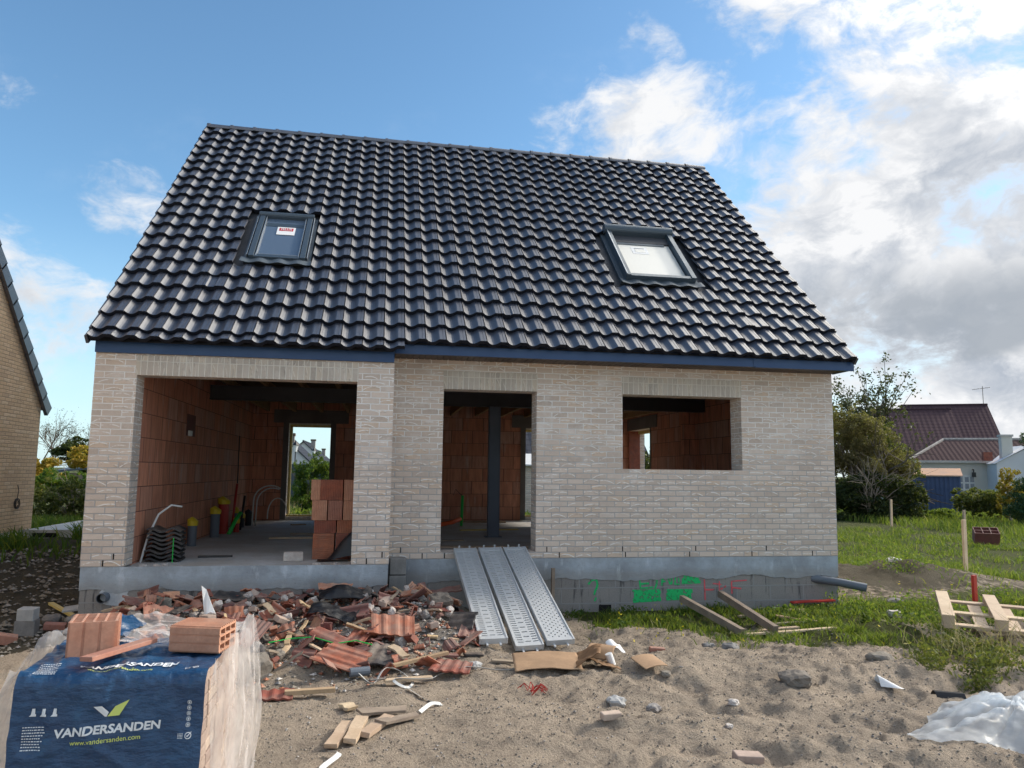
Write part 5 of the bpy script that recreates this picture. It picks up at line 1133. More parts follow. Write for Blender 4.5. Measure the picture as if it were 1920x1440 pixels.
# fine chips between them
cv, cf = [], []
for k in range(16000):
    if k < 3400: x, y = pile()
    elif k < 4000: x, y = rng.uniform(-1.2, .6), rng.uniform(-1.8, -.1)
    elif k < 5600: x, y = rng.uniform(-4, .0), rng.uniform(-.6, 3.5)
    else: x, y = rng.uniform(.3, 9), rng.uniform(-5.6, -.8)
    r = rng.uniform(.008, .030) if k < 4000 else rng.uniform(.012, .045) if k < 5600 else rng.uniform(.003, .011); z = G(x, y)+r*.4; i = len(cv)
    for q in ((1, 0, 0), (-1, .2, 0), (0, 1, .1), (.1, -1, 0), (0, 0, .8), (0, 0, -.7)): cv.append((x+q[0]*r*rng.uniform(.6, 1.5), y+q[1]*r*rng.uniform(.6, 1.5), z+q[2]*r*rng.uniform(.5, 1.1)))
    cf += [(i, i+2, i+4), (i+2, i+1, i+4), (i+1, i+3, i+4), (i+3, i, i+4), (i+2, i, i+5), (i+1, i+2, i+5), (i+3, i+1, i+5), (i, i+3, i+5)]
me = bpy.data.meshes.new('fine_rubble'); me.from_pydata(cv, [], cf)
for q in ('terracotta', 'rubble_grey', 'rubble_white', 'terracotta_light', 'rubble_mud'): me.materials.append(M[q])
mi = np.repeat(rng.choice(5, 16000, p=[.22, .26, .14, .08, .30]), 8); mi[3400*8:] = np.repeat(rng.choice([1, 4, 4, 4, 4], 12600), 8); me.polygons.foreach_set('material_index', mi.astype(np.int32)); me.update(); o = bpy.data.objects.new('fine_rubble', me); sc.collection.objects.link(o); tag(o, kind='stuff')
# larger pieces that stand out
def at_(o, x, y, lift, rx, ry, rz, label, cat, group=None): o.location = (x, y, G(x, y)+lift); o.rotation_euler = (R(rx), R(ry), R(rz)); return tag(o, label, cat, group)
at_(shard('terracotta', 4, .40, .26, sd=41), 3.50, -2.25, .18, 38, 4, 4, 'bright orange ribbed roof tile propped up near the middle of the debris heap', 'roof tile')
at_(shard('terracotta', 4, .30, .46, sd=42), 3.05, -2.85, .12, 12, -18, 62, 'large ribbed orange tile at the front middle of the debris heap', 'roof tile')
at_(shard('terracotta', 3, .24, .20, sd=43), 2.55, -3.42, .05, 8, 0, 3, 'square ribbed orange tile at the front left tip of the debris heap', 'roof tile')
at_(shard('terracotta', 4, .40, .28, sd=44), 4.02, -2.95, .06, 6, 4, -18, 'ribbed red tile at the front right tip of the debris heap', 'roof tile')
at_(shard('terracotta_dark', 4, .24, .36, sd=45), 2.18, -2.35, .17, 35, 15, -24, 'maroon ribbed tile leaning on edge in the left of the debris heap', 'roof tile')
at_(shard('terracotta', 3, .26, .34, sd=46, curve=.3), 2.95, -2.35, .13, 14, 12, 60, 'curved orange ridge piece in the middle of the debris heap', 'roof tile')
at_(shard('terracotta_dark', 2, .22, .24, sd=47), 2.02, -2.95, .06, 20, 25, 30, 'maroon tile corner beside the muddy lump', 'roof tile')
at_(shard('tile_black', 3, .34, .42, sd=48), 3.42, -2.70, .10, 12, 6, -12, 'black roof tile lying flat near the front of the debris heap', 'roof tile')
at_(shard('tile_black', 3, .44, .30, sd=49), 1.75, -.92, .12, 10, 4, 4, 'black tile pieces against the wing plinth at the back of the heap', 'roof tile')
at_(shard('terracotta_light', 3, .34, .16, sd=50), 2.85, -.80, .16, 16, 0, -4, 'pale pink ribbed block piece against the plinth at the back of the heap', 'block fragment')
at_(shard('terracotta_dark', 2, .44, .16, sd=51), 4.15, -.55, .12, 12, -8, 12, 'maroon tile strip below the vent hole in the plinth', 'roof tile')
at_(shard('terracotta_light', 3, .30, .34, sd=52), 1.15, -1.55, .10, 14, 10, 25, 'dusty pink ribbed tile at the left of the debris heap', 'roof tile')
at_(lump('rubble_mud', .17, 9), 2.28, -2.85, .06, 0, 0, 20, 'largest muddy grey lump in the front left of the debris heap', 'rubble lump')
at_(lump('rubble_mud', .12, 10), 1.98, -2.55, .05, 0, 0, 60, 'second muddy lump behind the largest one', 'rubble lump')
at_(lump('rubble_mud', .15, 12), 4.02, -1.35, .05, 0, 0, 10, 'muddy grey lump beside the left scaffold deck', 'rubble lump')
mb = MB(); mb.grid(lambda u, v: ((u-.5)*.50, (v-.5)*.32, .10*math.sin(math.pi*u)*math.sin(math.pi*v)+.02*fbm(u*3, v*3, 2, 3, 3)), 26, 18, 'plastic_black'); at_(mb.build('black_sheet', None, smooth=True, thick=.004), 2.95, -1.15, .12, 8, 0, 5, 'crumpled black plastic sheet bulging at the back of the debris heap', 'plastic sheet')
mb = MB(); mb.grid(lambda u, v: ((u-.5)*.50, (v-.5)*.26, .03*math.sin(6*u)+.03*fbm(u*3, v*3, 2, 3, 5)), 22, 12, 'plastic_black'); at_(mb.build('black_sheet', None, smooth=True, thick=.004), 2.9, -1.75, .15, 14, 5, -8, 'flat black plastic sheet in the middle of the debris heap', 'plastic sheet')
mb = MB(); mb.tube([(0, 0, 0), (.40, .03, .0)], .045, 'plastic_black', 12); at_(mb.build('black_pipe', None), 1.75, -2.15, .14, 0, 2, 6, 'short dark pipe poking out of the left of the debris heap', 'pipe')
mb = MB(); mb.tube([(0, 0, 0), (.17, .02, .0)], .04, 'plastic_grey', 12); at_(mb.build('pipe_coupling', None), 3.12, -3.05, .06, 0, 0, 8, 'grey pipe coupling at the front of the debris heap', 'pipe')
mb = MB(); mb.mesh([(-.05, 0, .36), (.0, .01, .32), (.05, 0, .20), (.11, .02, .06), (.13, 0, 0), (.02, -.01, .0), (-.01, .02, .12), (-.03, 0, .24)], [(0, 1, 6, 7), (1, 2, 5, 6), (2, 3, 4, 5)], 'paper_white'); at_(mb.build('foam_shard', None, thick=.012), 1.60, -1.62, .02, -8, 0, 10, 'tall white pointed shard sticking up from the debris heap', 'foam shard')
mb = MB(); mb.box((0, 0, 0), (.60, .05, .03), 'timber'); at_(mb.build('wood_batten', None, bevel=.003), 3.45, -2.98, .06, 0, -6, 20, 'brown batten lying diagonally across the front of the debris heap', 'batten')
mb = MB(); mb.box((0, 0, 0), (.42, .07, .02), 'timber_pale'); at_(mb.build('wood_batten', None, bevel=.003), 3.42, -3.22, .035, 0, 0, 8, 'pale board end at the very front of the debris heap', 'batten')
mb = MB(); mb.box((0, 0, 0), (.40, .06, .035), 'timber'); at_(mb.build('wood_batten', None, bevel=.003), 2.62, -3.46, .03, 0, 0, 6, 'short batten under the front left tiles', 'batten')
mb = MB(); mb.tube([(0, 0, 0), (.2, .06, .02), (.4, .0, .04), (.62, -.12, .0), (.8, -.10, .02), (.95, -.2, 0)], .006, 'conifer_leaf' if False else 'plastic_green', 5); at_(mb.build('green_twine', None), 2.35, -2.45, .12, 0, 0, 0, 'thin green twine winding through the debris heap', 'twine')
# left of the heap
b2 = cuboid('concrete_block', .26, .20, .19, 'cinder_pale'); b2.scale = (.68,)*3; at_(b2, -.46, -.62, .235, 4, 2, -4, 'upper pale hollow concrete block of the stack at the left of the photo', 'concrete block', 'stacked blocks left of the wing')
b2 = cuboid('concrete_block', .30, .24, .24, 'cinder'); b2.scale = (.68,)*3; at_(b2, -.47, -.60, .08, 0, 0, 3, 'lower concrete block of the stack at the left of the photo', 'concrete block', 'stacked blocks left of the wing')
for k, (x, y, r, mt, lb) in enumerate([(-.35, -.25, .10, 'rubble_grey', 'rounded stone behind the stacked concrete blocks'), (.0, -.95, .09, 'cinder_pale', 'pale broken stone right of the stacked blocks'), (.18, -1.05, .11, 'rubble_white', 'large white broken stone left of the pile'), (-.08, -.35, .10, 'rubble_grey', 'grey stone under the grey board'), (.02, -1.25, .08, 'rubble_grey', 'grey stone behind the pallet film'), (.32, -.9, .08, 'rubble_grey', 'grey chunk at the foot of the wing corner'), (.14, -.72, .07, 'brick_loose', 'beige chunk at the foot of the wing corner')]):
    at_(lump(mt, r, 20+k, 'stone'), x, y, r*.4, 0, 0, 40*k, lb, 'stone')
at_(cuboid('loose_brick', .22, .10, .07, 'terracotta_light'), -.22, -.5, .06, 8, 6, 10, 'pinkish brick right of the stacked blocks', 'brick'); at_(cuboid('loose_brick', .22, .12, .10, 'terracotta_light'), -.45, -1.15, .05, 5, 14, 24, 'orange block piece left behind the pallet film', 'brick')
at_(cuboid('board', .34, .18, .02, 'cinder_pale', .002), -.08, -.2, .16, 8, -6, 10, 'small pale blue grey board on the rubble left of the wing', 'board'); at_(cuboid('board', .70, .06, .03, 'timber_yellow', .002), -.45, .30, .08, 0, 6, -48, 'yellow timber lying on the dark soil left of the wing', 'timber')
# blocks at the step between the wing and the main wall
at_(cuboid('concrete_block', .20, .19, .20, 'cinder'), 3.585, -.20, .33, 0, 0, 2, 'upper small concrete block stacked in the corner of the wing', 'concrete block', 'blocks stacked at the wing corner'); at_(cuboid('concrete_block', .21, .20, .21, 'cinder'), 3.59, -.20, .115, 0, 0, -2, 'lower small concrete block stacked in the corner of the wing', 'concrete block', 'blocks stacked at the wing corner')
mb = MB(); mb.box((-.022, -.022, 0), (.022, .022, .62), 'timber_grey'); at_(mb.build('stake', None, bevel=.003), 5.60, -.12, -.02, 0, 1, 5, 'grey wooden stake standing against the plinth right of the decks', 'stake')
# ------------------------------------------------------------------ timber scraps on the grass
def beam(p0, p1, w_, h_, mat, name, label, cat, group=None):
    p0, p1 = Vector(p0), Vector(p1); L = (p1-p0).length; o = stick(name, w_, h_, L, mat, int(L*100)); o.location = (p0+p1)/2; o.rotation_euler = (p1-p0).to_track_quat('Y', 'Z').to_euler(); return tag(o, label, cat, group)
beam((7.30, -.35, -.50), (7.52, -1.60, G(7.5, -1.6)+.07), .065, .085, 'timber_grey', 'timber_beam', 'left of the two grey beams lying on the grass under the graffiti', 'beam'); beam((7.88, -.25, -.46), (7.92, -1.62, G(7.9, -1.6)+.08), .065, .09, 'timber_grey', 'timber_beam', 'right of the two grey beams lying on the grass under the graffiti', 'beam')
for k, (a, b, w_, lb) in enumerate([((7.45, -1.30), (8.35, -1.35), .07, 'pale slat across the foot of the right beam'), ((7.55, -1.62), (8.75, -1.50), .06, 'long pale slat lying nearest below the beams'), ((8.1, -.95), (8.7, -1.0), .06, 'short slat right of the beams'), ((8.0, -.55), (8.5, -.5), .08, 'brown board piece behind the right beam'), ((8.4, -.75), (8.9, -.85), .09, 'orange brown board scrap in the grass'), ((8.75, -.35), (9.05, -.3), .10, 'small wood scrap near the right end of the plinth')]):
    beam((*a, G(*a)+.035), (*b, G(*b)+.035), w_, .022, ['timber_pale', 'timber_pale', 'timber_grey', 'timber_grey', 'timber', 'timber'][k], 'wood_scrap', lb, 'board')
beam((9.0, -.12, -.61), (9.62, -.14, -.59), .10, .02, 'plastic_red', 'red_strip', 'flat red strip lying along the plinth at the right', 'strip')
for k, (x, y, h_, rx, lb, mt) in enumerate([(21.47, 14.74, 1.0, 2, 'pale stake standing furthest back in the field near the house', 'timber_pale'), (14.08, 2.63, 1.02, 1, 'tall pale stake in the field nearest the pallets', 'timber_pale'), (18.6, 7.9, .95, 0, 'grey stake in front of the red crate', 'timber_grey'), (27.69, 16.05, .85, -18, 'pale stake leaning far right in the field', 'timber_pale'), (12.03, .07, .40, 0, 'short red painted stake behind the pallets', 'plastic_red')]):
    w_ = .10 if k < 4 else .085; mb = MB(); mb.box((-w_/2, -.02, 0), (w_/2, .02, h_), mt); at_(mb.build('stake', None, bevel=.003), x, y, -.02, 0, rx, 20, lb, 'stake', 'stakes in the field')
mb = MB(); q = hollow(.58, .36, .34, 3, 2, 'terracotta_dark', .02, False); q.m('terracotta'); o = q.build('red_crate', None); o.scale = (1, 1, 1); at_(o, 18.95, 8.0, .02, 24, 0, -32, 'dark red open crate lying in the grass behind the grey stake', 'crate')
# pallets at the right edge
def pallet(x, y, z, rz, rx, ry, label, mat, weathered=False):
    t_ = empty('wooden_pallet', (x, y, z), label, 'pallet', 'pallets at the right edge'); t_.rotation_euler = (R(rx), R(ry), R(rz))
    for i in range(3):
        mb = MB(); mb.box((.50*i, 0, .115), (.50*i+.13, 1.2, .137), mat); mb.build('runner', t_, bevel=.003)
        for j in range(3): mb = MB(); mb.box((.50*i+.005, .55*j, .038), (.50*i+.125, .55*j+.10, .1145), mat); mb.build('spacer_block', t_, bevel=.004)
    for j in range(3): mb = MB(); mb.box((-.0, .55*j, .0165), (1.13, .55*j+.10, .0375), mat); mb.build('cross_board', t_, bevel=.003)
    for i in range(4): mb = MB(); mb.box((.02+.31*i, -.01, -.006), (.02+.31*i+.13, 1.21, .016), mat); mb.build('deck_board', t_, bevel=.003)
    return t_
pallet(9.80, -2.62, G(9.8, -2.5)+.02, -27, 2, 0, 'weathered grey pallet lying underneath the pale one', 'timber_grey')
pallet(9.50, -2.36, G(9.6, -2.2)+.19, -36, 5, 1.0, 'pale wooden pallet lying upside down on top of the grey one', 'timber_pale')
# ------------------------------------------------------------------ foreground litter
for k, (x, y, l_, w_, rz, lb) in enumerate([(3.10, -4.42, .42, .085, -12, 'left of the three short boards lying side by side on the sand'), (3.21, -4.38, .43, .09, -9, 'middle of the three short boards lying side by side on the sand'), (3.36, -4.30, .38, .085, -28, 'right of the three short boards lying side by side on the sand')]):
    o = stick('short_board', w_, .032, l_, 'timber_pale', k+5); at_(o, x, y, .035, 2, 3, rz, lb, 'board', 'short boards on the sand')
at_(stick('short_board', .10, .025, .13, 'timber_pale', 9), 3.14, -3.78, .03, 0, 0, 30, 'small square wood block behind the three short boards', 'wood block')
at_(shard('timber_grey', 0, .36, .10, .02, sd=61), 3.40, -3.98, .04, 4, 3, 12, 'brown bark strip lying right of the short boards', 'board'); at_(shard('timber_grey', 0, .34, .08, .02, sd=62), 3.52, -4.18, .05, 3, 5, 40, 'thin splintered board behind the right short board', 'board')
def strap(name, pts, w_, label):
    mb = MB(); P = [Vector((x, y, G(x, y)+.012+dz_)) for x, y, dz_ in pts]
    Q = []
    for i in range(len(P)-1):
        p0, p1, p2, p3 = P[max(i-1, 0)], P[i], P[i+1], P[min(i+2, len(P)-1)]
        for k in range(6): t_ = k/6; Q.append(.5*((2*p1)+(p2-p0)*t_+(2*p0-5*p1+4*p2-p3)*t_*t_+(3*p1-p0-3*p2+p3)*t_**3))
    Q.append(P[-1])
    for a, b in zip(Q, Q[1:]):
        t_ = (b-a).normalized(); n_ = t_.cross(Vector((0, 0, 1))).normalized()*w_/2+Vector((0, 0, w_*.3)); mb.face([a-n_, b-n_, b+n_, a+n_], 'plastic_white')
    return tag(mb.build(name, None, thick=.002), label, 'strap')
strap('white_strap', [(3.20, -3.20, .1), (3.32, -3.28, .03), (3.42, -3.05, .08), (3.55, -3.0, .04), (3.66, -3.15, .0), (3.60, -3.28, .0), (3.50, -3.2, .05), (3.8, -3.22, .05), (3.9, -3.02, .02), (4.15, -2.98, .05), (4.45, -2.96, .02), (4.68, -3.05, .0)], .022, 'long white packing strap looping from the debris heap towards the cardboard')
strap('white_strap', [(3.62, -3.3, .0), (3.75, -3.6, .0), (3.86, -3.78, .0), (3.78, -3.82, .02), (3.68, -3.98, .02)], .028, 'short white strap end beside the splintered boards')
strap('white_strap', [(3.05, -4.72, .02), (3.12, -4.84, .02), (3.02, -4.98, .0), (3.08, -5.1, .01)], .03, 'white strap end in front of the three short boards'); 
# cardboard
def sheet(name, mat, w_, l_, fn, x, y, lift, rz, label, cat, th=.006, n=24, rx=0, ry=0, par=None, smooth=True):
    mb = MB(); mb.grid(lambda u, v: ((u-.5)*w_, (v-.5)*l_, fn(u, v)), n, n, mat); o = mb.build(name, par, smooth=smooth, thick=th)
    if par: o.location = (x, y, lift); o.rotation_euler = (R(rx), R(ry), R(rz)); return o
    return at_(o, x, y, lift, rx, ry, rz, label, cat)
cb = empty('cardboard_box', (5.0, -2.95, G(5.0, -2.95)), 'flattened brown cardboard box with a wet curled flap on the sand', 'cardboard')
sheet('panel', 'cardboard', .62, .44, lambda u, v: .02*math.sin(3*u)+.012*fbm(u, v, 3, 3, 4)+.03, -.10, .02, .035, -6, None, None, par=cb, rx=7)
sheet('flap', 'cardboard_wet', .30, .42, lambda u, v: .16*math.sin(math.pi*.5*u)**2*(1-.3*v)+.02*fbm(u, v, 4, 2, 6), .26, .0, .05, -18, None, None, par=cb, rx=7)
sheet('flap', 'cardboard_wet', .20, .26, lambda u, v: .05*(1-u)+.01*fbm(u, v, 4, 2, 7), .42, -.12, .04, 10, None, None, par=cb)
sheet('panel', 'cardboard', .26, .30, lambda u, v: .12*(1-v)*0+.05*math.sin(3*v), .47, .16, .10, -30, None, None, par=cb, rx=14)
sheet('cardboard_piece', 'cardboard', .26, .22, lambda u, v: .02*math.sin(3*u), 5.78, -3.25, .06, 20, 'separate torn cardboard piece right of the flattened box', 'cardboard', rx=14)
sheet('paper_scrap', 'paper_white', .16, .13, lambda u, v: .03*math.sin(5*u)+.03*v, 5.62, -2.75, .14, 10, 'white crumpled paper on top of the cardboard', 'paper', rx=10)
mb = MB(); mb.tube([(0, 0, 0), (.13, .0, .0)], .035, 'paper_white', 12); at_(mb.build('white_cup', None), 5.48, -2.98, .10, 60, 70, 0, 'small white cylinder with black inside beside the cardboard flap', 'cup')
for k, (x, y, r, mt, lb) in enumerate([(5.24, -3.97, .075, 'cinder_pale', 'largest pale grey stone on the sand in the foreground'), (5.50, -4.12, .06, 'rubble_grey', 'grey stone right of the largest pale one'), (5.90, -3.35, .05, 'rubble_mud', 'dark stone between the cardboard pieces'), (6.87, -2.10, .07, 'cinder', 'left grey lump at the edge of the grass'), (7.08, -2.18, .09, 'cinder', 'right grey lump at the edge of the grass'), (6.95, -3.70, .14, 'rubble_mud', 'big dark clod on the sand ridge at the right'), (8.1, -3.25, .12, 'rubble_mud', 'dark clod in the hollow beside the grass'), (6.2, -4.05, .045, 'rubble_white', 'small pale pebble on the trampled sand'), (5.9, -4.6, .03, 'rubble_white', 'tiny white pebble on the sand ridge'), (4.25, -2.80, .06, 'cinder_pale', 'pale blue grey stone in front of the left deck'), (10.6, -.1, .12, 'rubble_grey', 'flat stone in the weeds right of the drain pipe'), (10.1, -.75, .09, 'rubble_white', 'pale stone in the weeds below the drain pipe'), (12.3, 2.2, .14, 'cinder_pale', 'pale slab on the earth mound'), (4.85, -2.75, .05, 'rubble_grey', 'brown chip left of the cardboard')]):
    at_(lump(mt, r, 40+k, 'stone', .6), x, y, r*.35, 0, 0, 33*k, lb, 'stone')
at_(cuboid('loose_brick', .15, .07, .05, 'brick_loose'), 5.04, -4.47, .01, 4, 0, 8, 'half buried beige brick in the foreground sand', 'brick'); at_(cuboid('loose_brick', .18, .10, .06, 'brick_loose', .006), 5.72, -5.24, .02, 3, 4, -4, 'pale brick at the bottom edge of the photo', 'brick'); at_(cuboid('loose_brick', .16, .07, .05, 'terracotta_light'), 6.22, -2.28, .02, 3, 4, -8, 'orange brick piece at the edge of the grass', 'brick')
for k, (x, y, a, b, rz, mt, lb) in enumerate([(4.55, -2.62, .2, .06, -8, 'timber_grey', 'dark wood chip left of the cardboard box'), (4.28, -2.45, .16, .07, 10, 'tile_black', 'dark flat chip in front of the decks'), (4.75, -2.7, .12, .08, 40, 'timber', 'orange brown chip left of the cardboard box'), (4.0, -2.6, .22, .08, 5, 'terracotta_dark', 'dark red chip right of the heap'), (3.9, -2.15, .10, .07, 0, 'timber', 'small square wood chip between heap and decks'), (4.1, -2.2, .10, .07, 30, 'timber_pale', 'pale wood chip right of the heap')]):
    at_(shard(mt, 0, a, b, .02, sd=70+k), x, y, .03, 3, 4, rz, lb, 'chip')
mb = MB()
for k in range(14):
    a = rng.uniform(0, 6.28); p0 = Vector((rng.normal()*.05, rng.normal()*.04, .01)); mb.tube([p0, p0+Vector((math.cos(a)*.06, math.sin(a)*.05, .05)), p0+Vector((math.cos(a)*.12, math.sin(a)*.08, .01))], .004, 'plastic_red', 4)
at_(mb.build('red_netting', None), 4.66, -3.50, .01, 0, 0, 0, 'small tangle of red netting on the sand', 'netting')
# white plastic sheet bottom right
KX, KY = 8.02, -4.92
def ws(u, v):
    th = 2*math.pi*u; rr = v
    c = lambda a0, w_: math.exp(-(((th-a0+math.pi) % (2*math.pi)-math.pi)/w_)**2)
    Rr = .60+.42*c(3.35, .35)+.55*c(.1, .8)+.22*c(5.2, .5)+.10*c(1.6, .5)+.05*noise.noise(Vector((math.cos(th)*1.6, math.sin(th)*1.6, 3)))
    r_ = rr*Rr; x = KX+r_*math.cos(th); y = KY+r_*math.sin(th)*.85
    fd = abs(math.sin(4.5*th+1.2*math.sin(2*th)+.8*rr)); fd = 1-(1-fd)**2
    h = (.13*math.exp(-(r_/.20)**2)+.13*math.exp(-((x-8.95)/.35)**2-((y+4.85)/.28)**2)+.10*fd*math.sin(math.pi*min(1, rr*1.0))**.8+.035)*(1-rr**3)+.015*abs(noise.noise(Vector((x*5, y*5, 1))))
    return (x, y, G(x, y)+.012+h)
mb = MB(); mb.grid(ws, 220, 46, 'white_sheet'); tag(mb.build('plastic_sheet', None, smooth=True), 'crumpled translucent white plastic sheet at the bottom right', 'plastic sheet')
mb = MB(); mb.grid(lambda u, v: (7.72+.16*u, -3.78+.10*v-.10*u, G(7.75, -3.8)+.02+.09*math.sin(3*v)*(1-u)), 10, 8, 'paper_white'); tag(mb.build('plastic_scrap', None), 'small white curved plastic scrap on the sand above the sheet', 'plastic scrap')
mb = MB(); mb.grid(lambda u, v: (8.0+.20*u, -4.12+.08*v-.10*u, G(8.1, -4.1)+.03+.05*math.sin(3*v)), 10, 6, 'purple'if False else 'plastic_black'); tag(mb.build('dark_scrap', None), 'dark wrapper scrap behind the white plastic sheet', 'wrapper')
# ------------------------------------------------------------------ inside the garage opening
def clay(x, y, z, w_, d_, h_, label, rz=0, ribs='v'):
    t_ = MB(); t_.box((0, 0, 0), (w_, d_, h_), 'terracotta_light' if ribs == 'w' else 'terracotta')
    if ribs == 'h':
        for i in range(int(h_/.024)): t_.box((.001, -.006, .006+.024*i), (w_-.001, 0, .018+.024*i), 'terracotta')
    else:
        for i in range(int(w_/.022)): t_.box((.004+.022*i, -.006, .002), (.014+.022*i, 0, h_-.002), 'terracotta_light' if ribs == 'w' else 'terracotta')
    o = t_.build('clay_block', None, (x, y, z), (0, 0, R(rz)), bevel=.003); return tag(o, label, 'clay block', 'clay blocks stacked inside the wide opening')
clay(2.50, .22, FZ, .27, .30, .33, 'bottom left clay block with horizontal grooves in the stack inside the opening', 0, 'h'); clay(2.79, .23, FZ, .27, .30, .33, 'bottom right clay block of the stack, behind the black tarp', 0, 'h')
clay(2.51, .24, .312, .275, .28, .165, 'second layer left clay block of the stack inside the opening'); clay(2.80, .24, .312, .27, .28, .165, 'second layer right clay block of the stack inside the opening')
clay(2.475, .22, .479, .19, .28, .258, 'third layer left clay block of the stack inside the opening', 0, 'w'); clay(2.68, .23, .479, .18, .28, .258, 'third layer middle clay block of the stack inside the opening', 0, 'w'); clay(2.875, .23, .479, .18, .28, .258, 'third layer right clay block of the stack inside the opening', 0, 'w')
clay(2.455, .23, .740, .115, .28, .262, 'top left narrow smooth clay block of the stack inside the opening', 0, 'w'); clay(2.573, .22, .740, .285, .28, .262, 'top middle wide ribbed clay block of the stack inside the opening'); clay(2.875, .23, .740, .16, .28, .262, 'top right clay block of the stack inside the opening', 0, 'w')
mb = MB(); mb.grid(lambda u, v: (2.58+.44*u, -.10+.25*v+.02*math.sin(4*u), FZ+.01+(.36*sstep(.15, 1, u))*(1-.8*(2*v-1)**2)+.012*fbm(u*3, v*2, 2, 3, 9)), 24, 16, 'plastic_black'); tag(mb.build('black_tarp', None, smooth=True), 'black tarp draped in the right corner of the wide opening', 'tarp')
for k in range(8):     # stacked black ridge tiles
    mb = MB(); mb.grid(lambda u, v: (.02+.40*u, (v-.5)*.42, .022*math.cos(2*math.pi*(u*1.6-.2))), 22, 4, 'tile_black')
    o = mb.build('black_tile', None, (.50+rng.uniform(-.01, .01), .22+rng.uniform(-.01, .01), FZ+.035+.052*k), (0, 0, R(rng.uniform(-3, 3)+6)), thick=.022, smooth=False); tag(o, ('bottom', 'second', 'third', 'fourth', 'fifth', 'sixth', 'seventh', 'topmost')[k]+' black roof tile of the stack just inside the opening, counted from below', 'roof tile', 'black roof tiles stacked inside the opening')
mb = MB(); mb.tube([(.86, -.006, FZ+.0), (.86, -.01, FZ+.30)], .006, 'plastic_green', 5); tag(mb.build('green_strap', None), 'short green strap hanging on the stack of black tiles', 'strap')
def vpipe(x, y, r, h_, mat, cap, lb, lean=0):
    t_ = empty('floor_pipe', (x, y, FZ), lb, 'pipe', 'capped pipes along the inner wall'); mb = MB(); mb.tube([(0, 0, 0), (lean, 0, h_)], r, mat, 12); mb.build('pipe', t_)
    mb = MB(); mb.tube([(lean*.9, 0, h_-.06), (lean, 0, h_+.02), (lean+.02, 0, h_+.05)], [r*1.15, r*1.25, r*.6], cap, 10); mb.build('cap', t_)
vpipe(.60, 2.1, .065, .36, 'plastic_grey', 'plastic_yellow', 'grey pipe with yellow cap right behind the black tile stack'); vpipe(.62, 3.6, .075, .45, 'plastic_grey', 'plastic_yellow', 'grey pipe with yellow cap in the middle of the inner wall'); vpipe(.60, 4.4, .09, .58, 'plastic_red', 'plastic_yellow', 'red pipe with yellow cap by the inner wall'); vpipe(.78, 4.7, .05, .22, 'plastic_red', 'plastic_yellow', 'short red pipe with yellow cap on the floor'); vpipe(.62, 5.5, .05, .36, 'plastic_grey', 'plastic_yellow', 'thin grey pipe with yellow cap near the rear of the inner wall'); vpipe(.66, 5.9, .06, .24, 'plastic_black', 'plastic_yellow', 'short dark pipe with yellow cap near the rear of the inner wall'); vpipe(.72, 6.4, .07, .26, 'plastic_black', 'plastic_black', 'rearmost short dark pipe by the inner wall')
def rod(name, pts, r, mat, label, cat): mb = MB(); mb.tube(pts, r, mat, 8); return tag(mb.build(name, None, smooth=True), label, cat)
rod('green_pipe', [(.74, 4.2, FZ), (.80, 4.5, .22), (.86, 4.6, .34)], .035, 'plastic_green', 'green tube leaning by the inner wall', 'tube'); 
o = rod('red_level_rod', [(.70, 4.7, .05), (.72, 4.9, .85)], .022, 'plastic_red', 'red tube leaning tall against the inner clay wall', 'rod'); rod('black_rod', [(.72, 4.92, .86), (.70, 5.0, 1.75)], .010, 'plastic_black', 'thin black rod rising above the red tube', 'rod'); rod('black_rod', [(.76, 5.2, FZ), (.80, 5.3, .62)], .022, 'plastic_black', 'short black rod leaning right of the red tube', 'rod')
arc_ = lambda x, y, r, h_, a0=0, a1=math.pi: [(x+r*(1-math.cos(a0+(a1-a0)*k/12)), y, FZ+h_*math.sin(a0+(a1-a0)*k/12)+.0) for k in range(13)]
rod('white_conduit', [(.85, 6.0, FZ), (.86, 6.0, .5)]+[(.86+.32*(1-math.cos(t_*.2)), 6.0, .5+.30*math.sin(t_*.2)) for t_ in range(1, 12)], .014, 'plastic_white', 'tall white conduit arching out of the floor', 'conduit'); rod('white_conduit', [(.90, 6.1, FZ), (.91, 6.1, .45)]+[(.91+.30*(1-math.cos(t_*.2)), 6.1, .45+.30*math.sin(t_*.2)) for t_ in range(1, 11)], .012, 'plastic_white', 'second white conduit just behind the tallest arch', 'conduit'); rod('white_conduit', [(1.1, 6.3, .12)]+[(1.1+.19*(1-math.cos(t_*.26)), 6.3, .22+.32*math.sin(t_*.26)) for t_ in range(0, 13)], .012, 'plastic_white', 'small white conduit loop right of the tall arches', 'conduit')
rod('white_conduit', [(.49, .0, FZ), (.53, .1, .28), (.60, .25, .55), (.72, .35, .66), (.84, .4, .64)], .014, 'plastic_white', 'pale grey conduit bending over the black tile stack', 'conduit')
mb = MB(); mb.box((.441, 2.05, 1.62), (.444, 2.6, 1.95), 'terracotta_dark'); mb.box((.44, 2.15, 1.62), (.475, 2.30, 1.70), 'plastic_white'); mb.build('socket_box', H)
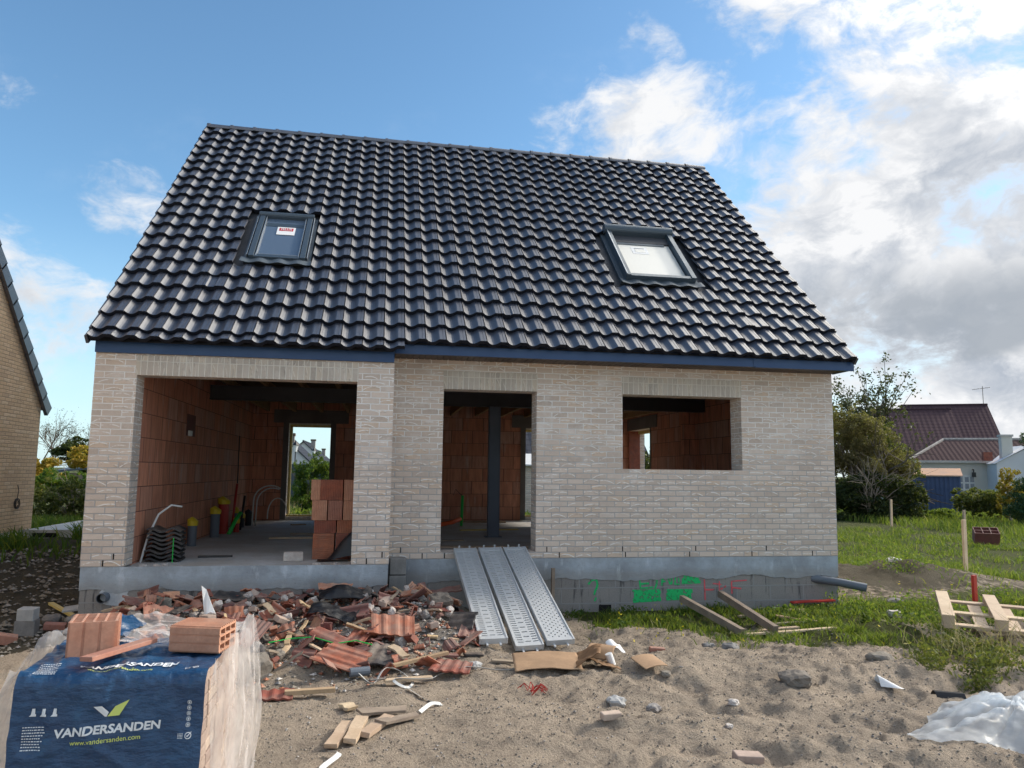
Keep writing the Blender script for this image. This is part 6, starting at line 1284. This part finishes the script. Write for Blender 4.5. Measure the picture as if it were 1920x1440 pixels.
at_(cuboid('white_block', .24, .14, .11, 'rubble_white'), 2.28, .10, 0, 0, 0, 6, 'white block piece on the slab edge left of the clay blocks', 'block'); bpy.data.objects['white_block'].location.z = FZ+.057
for k in range(16):
    x = rng.uniform(.5, 1.1) if k < 9 else rng.uniform(2.35, 2.95); o = lump('rubble_white', rng.uniform(.015, .04), 60+k, 'mortar_crumb', .6); o.location = (x, rng.uniform(-.5, -.3), FZ+.008); tag(o, 'small pale mortar crumb on the slab edge of the wide opening', 'mortar crumb', 'mortar crumbs on the slab edge')
for k, (x, y, l_, w_, rz, mt, lb) in enumerate([(1.25, .55, .42, .05, 8, 'tile_black', 'thin black strip on the slab right of the black tile stack'), (2.2, 3.3, 1.3, .09, 2, 'timber_pale', 'long pale plank on the garage slab behind the clay blocks'), (2.15, 4.1, .7, .07, -8, 'timber_grey', 'dark plank on the garage slab behind the pale one'), (1.7, 6.5, .3, .12, 20, 'timber', 'brown scrap on the slab before the rear doorway'), (4.75, 1.6, 1.7, .12, -3, 'timber_pale', 'long pale plank on the floor before the grey steel post'), (4.5, 2.7, .5, .08, 5, 'timber_grey', 'short dark plank left of the grey steel post'), (5.0, 7.3, 2.4, .2, 0, 'timber', 'wide board lying along the rear wall'), (5.5, 5.0, 1.2, .1, 10, 'timber_yellow', 'yellow board on the floor behind the grey steel post')]):
    o = cuboid('floor_plank', l_, w_, .025, mt, .002); o.location = (x, y, FZ+.014); o.rotation_euler.z = R(rz); tag(o, lb, 'plank')
rod('green_tube', [(5.08, 6.25, FZ), (5.10, 6.3, .62)], .03, 'plastic_green', 'bright green tube standing on the floor left of the grey post', 'tube'); rod('orange_hose', [(4.4, 5.9, .03), (4.6, 5.9, .03), (4.85, 6.0, .07), (5.05, 6.2, .13)], .045, 'plastic_orange', 'orange hose on the floor at the foot of the green tube', 'hose'); rod('thin_cable', [(5.1, 6.3, .6), (4.95, 6.3, .75), (4.9, 6.3, .62)], .006, 'plastic_black', 'thin wires sprouting from the green tube', 'cable')
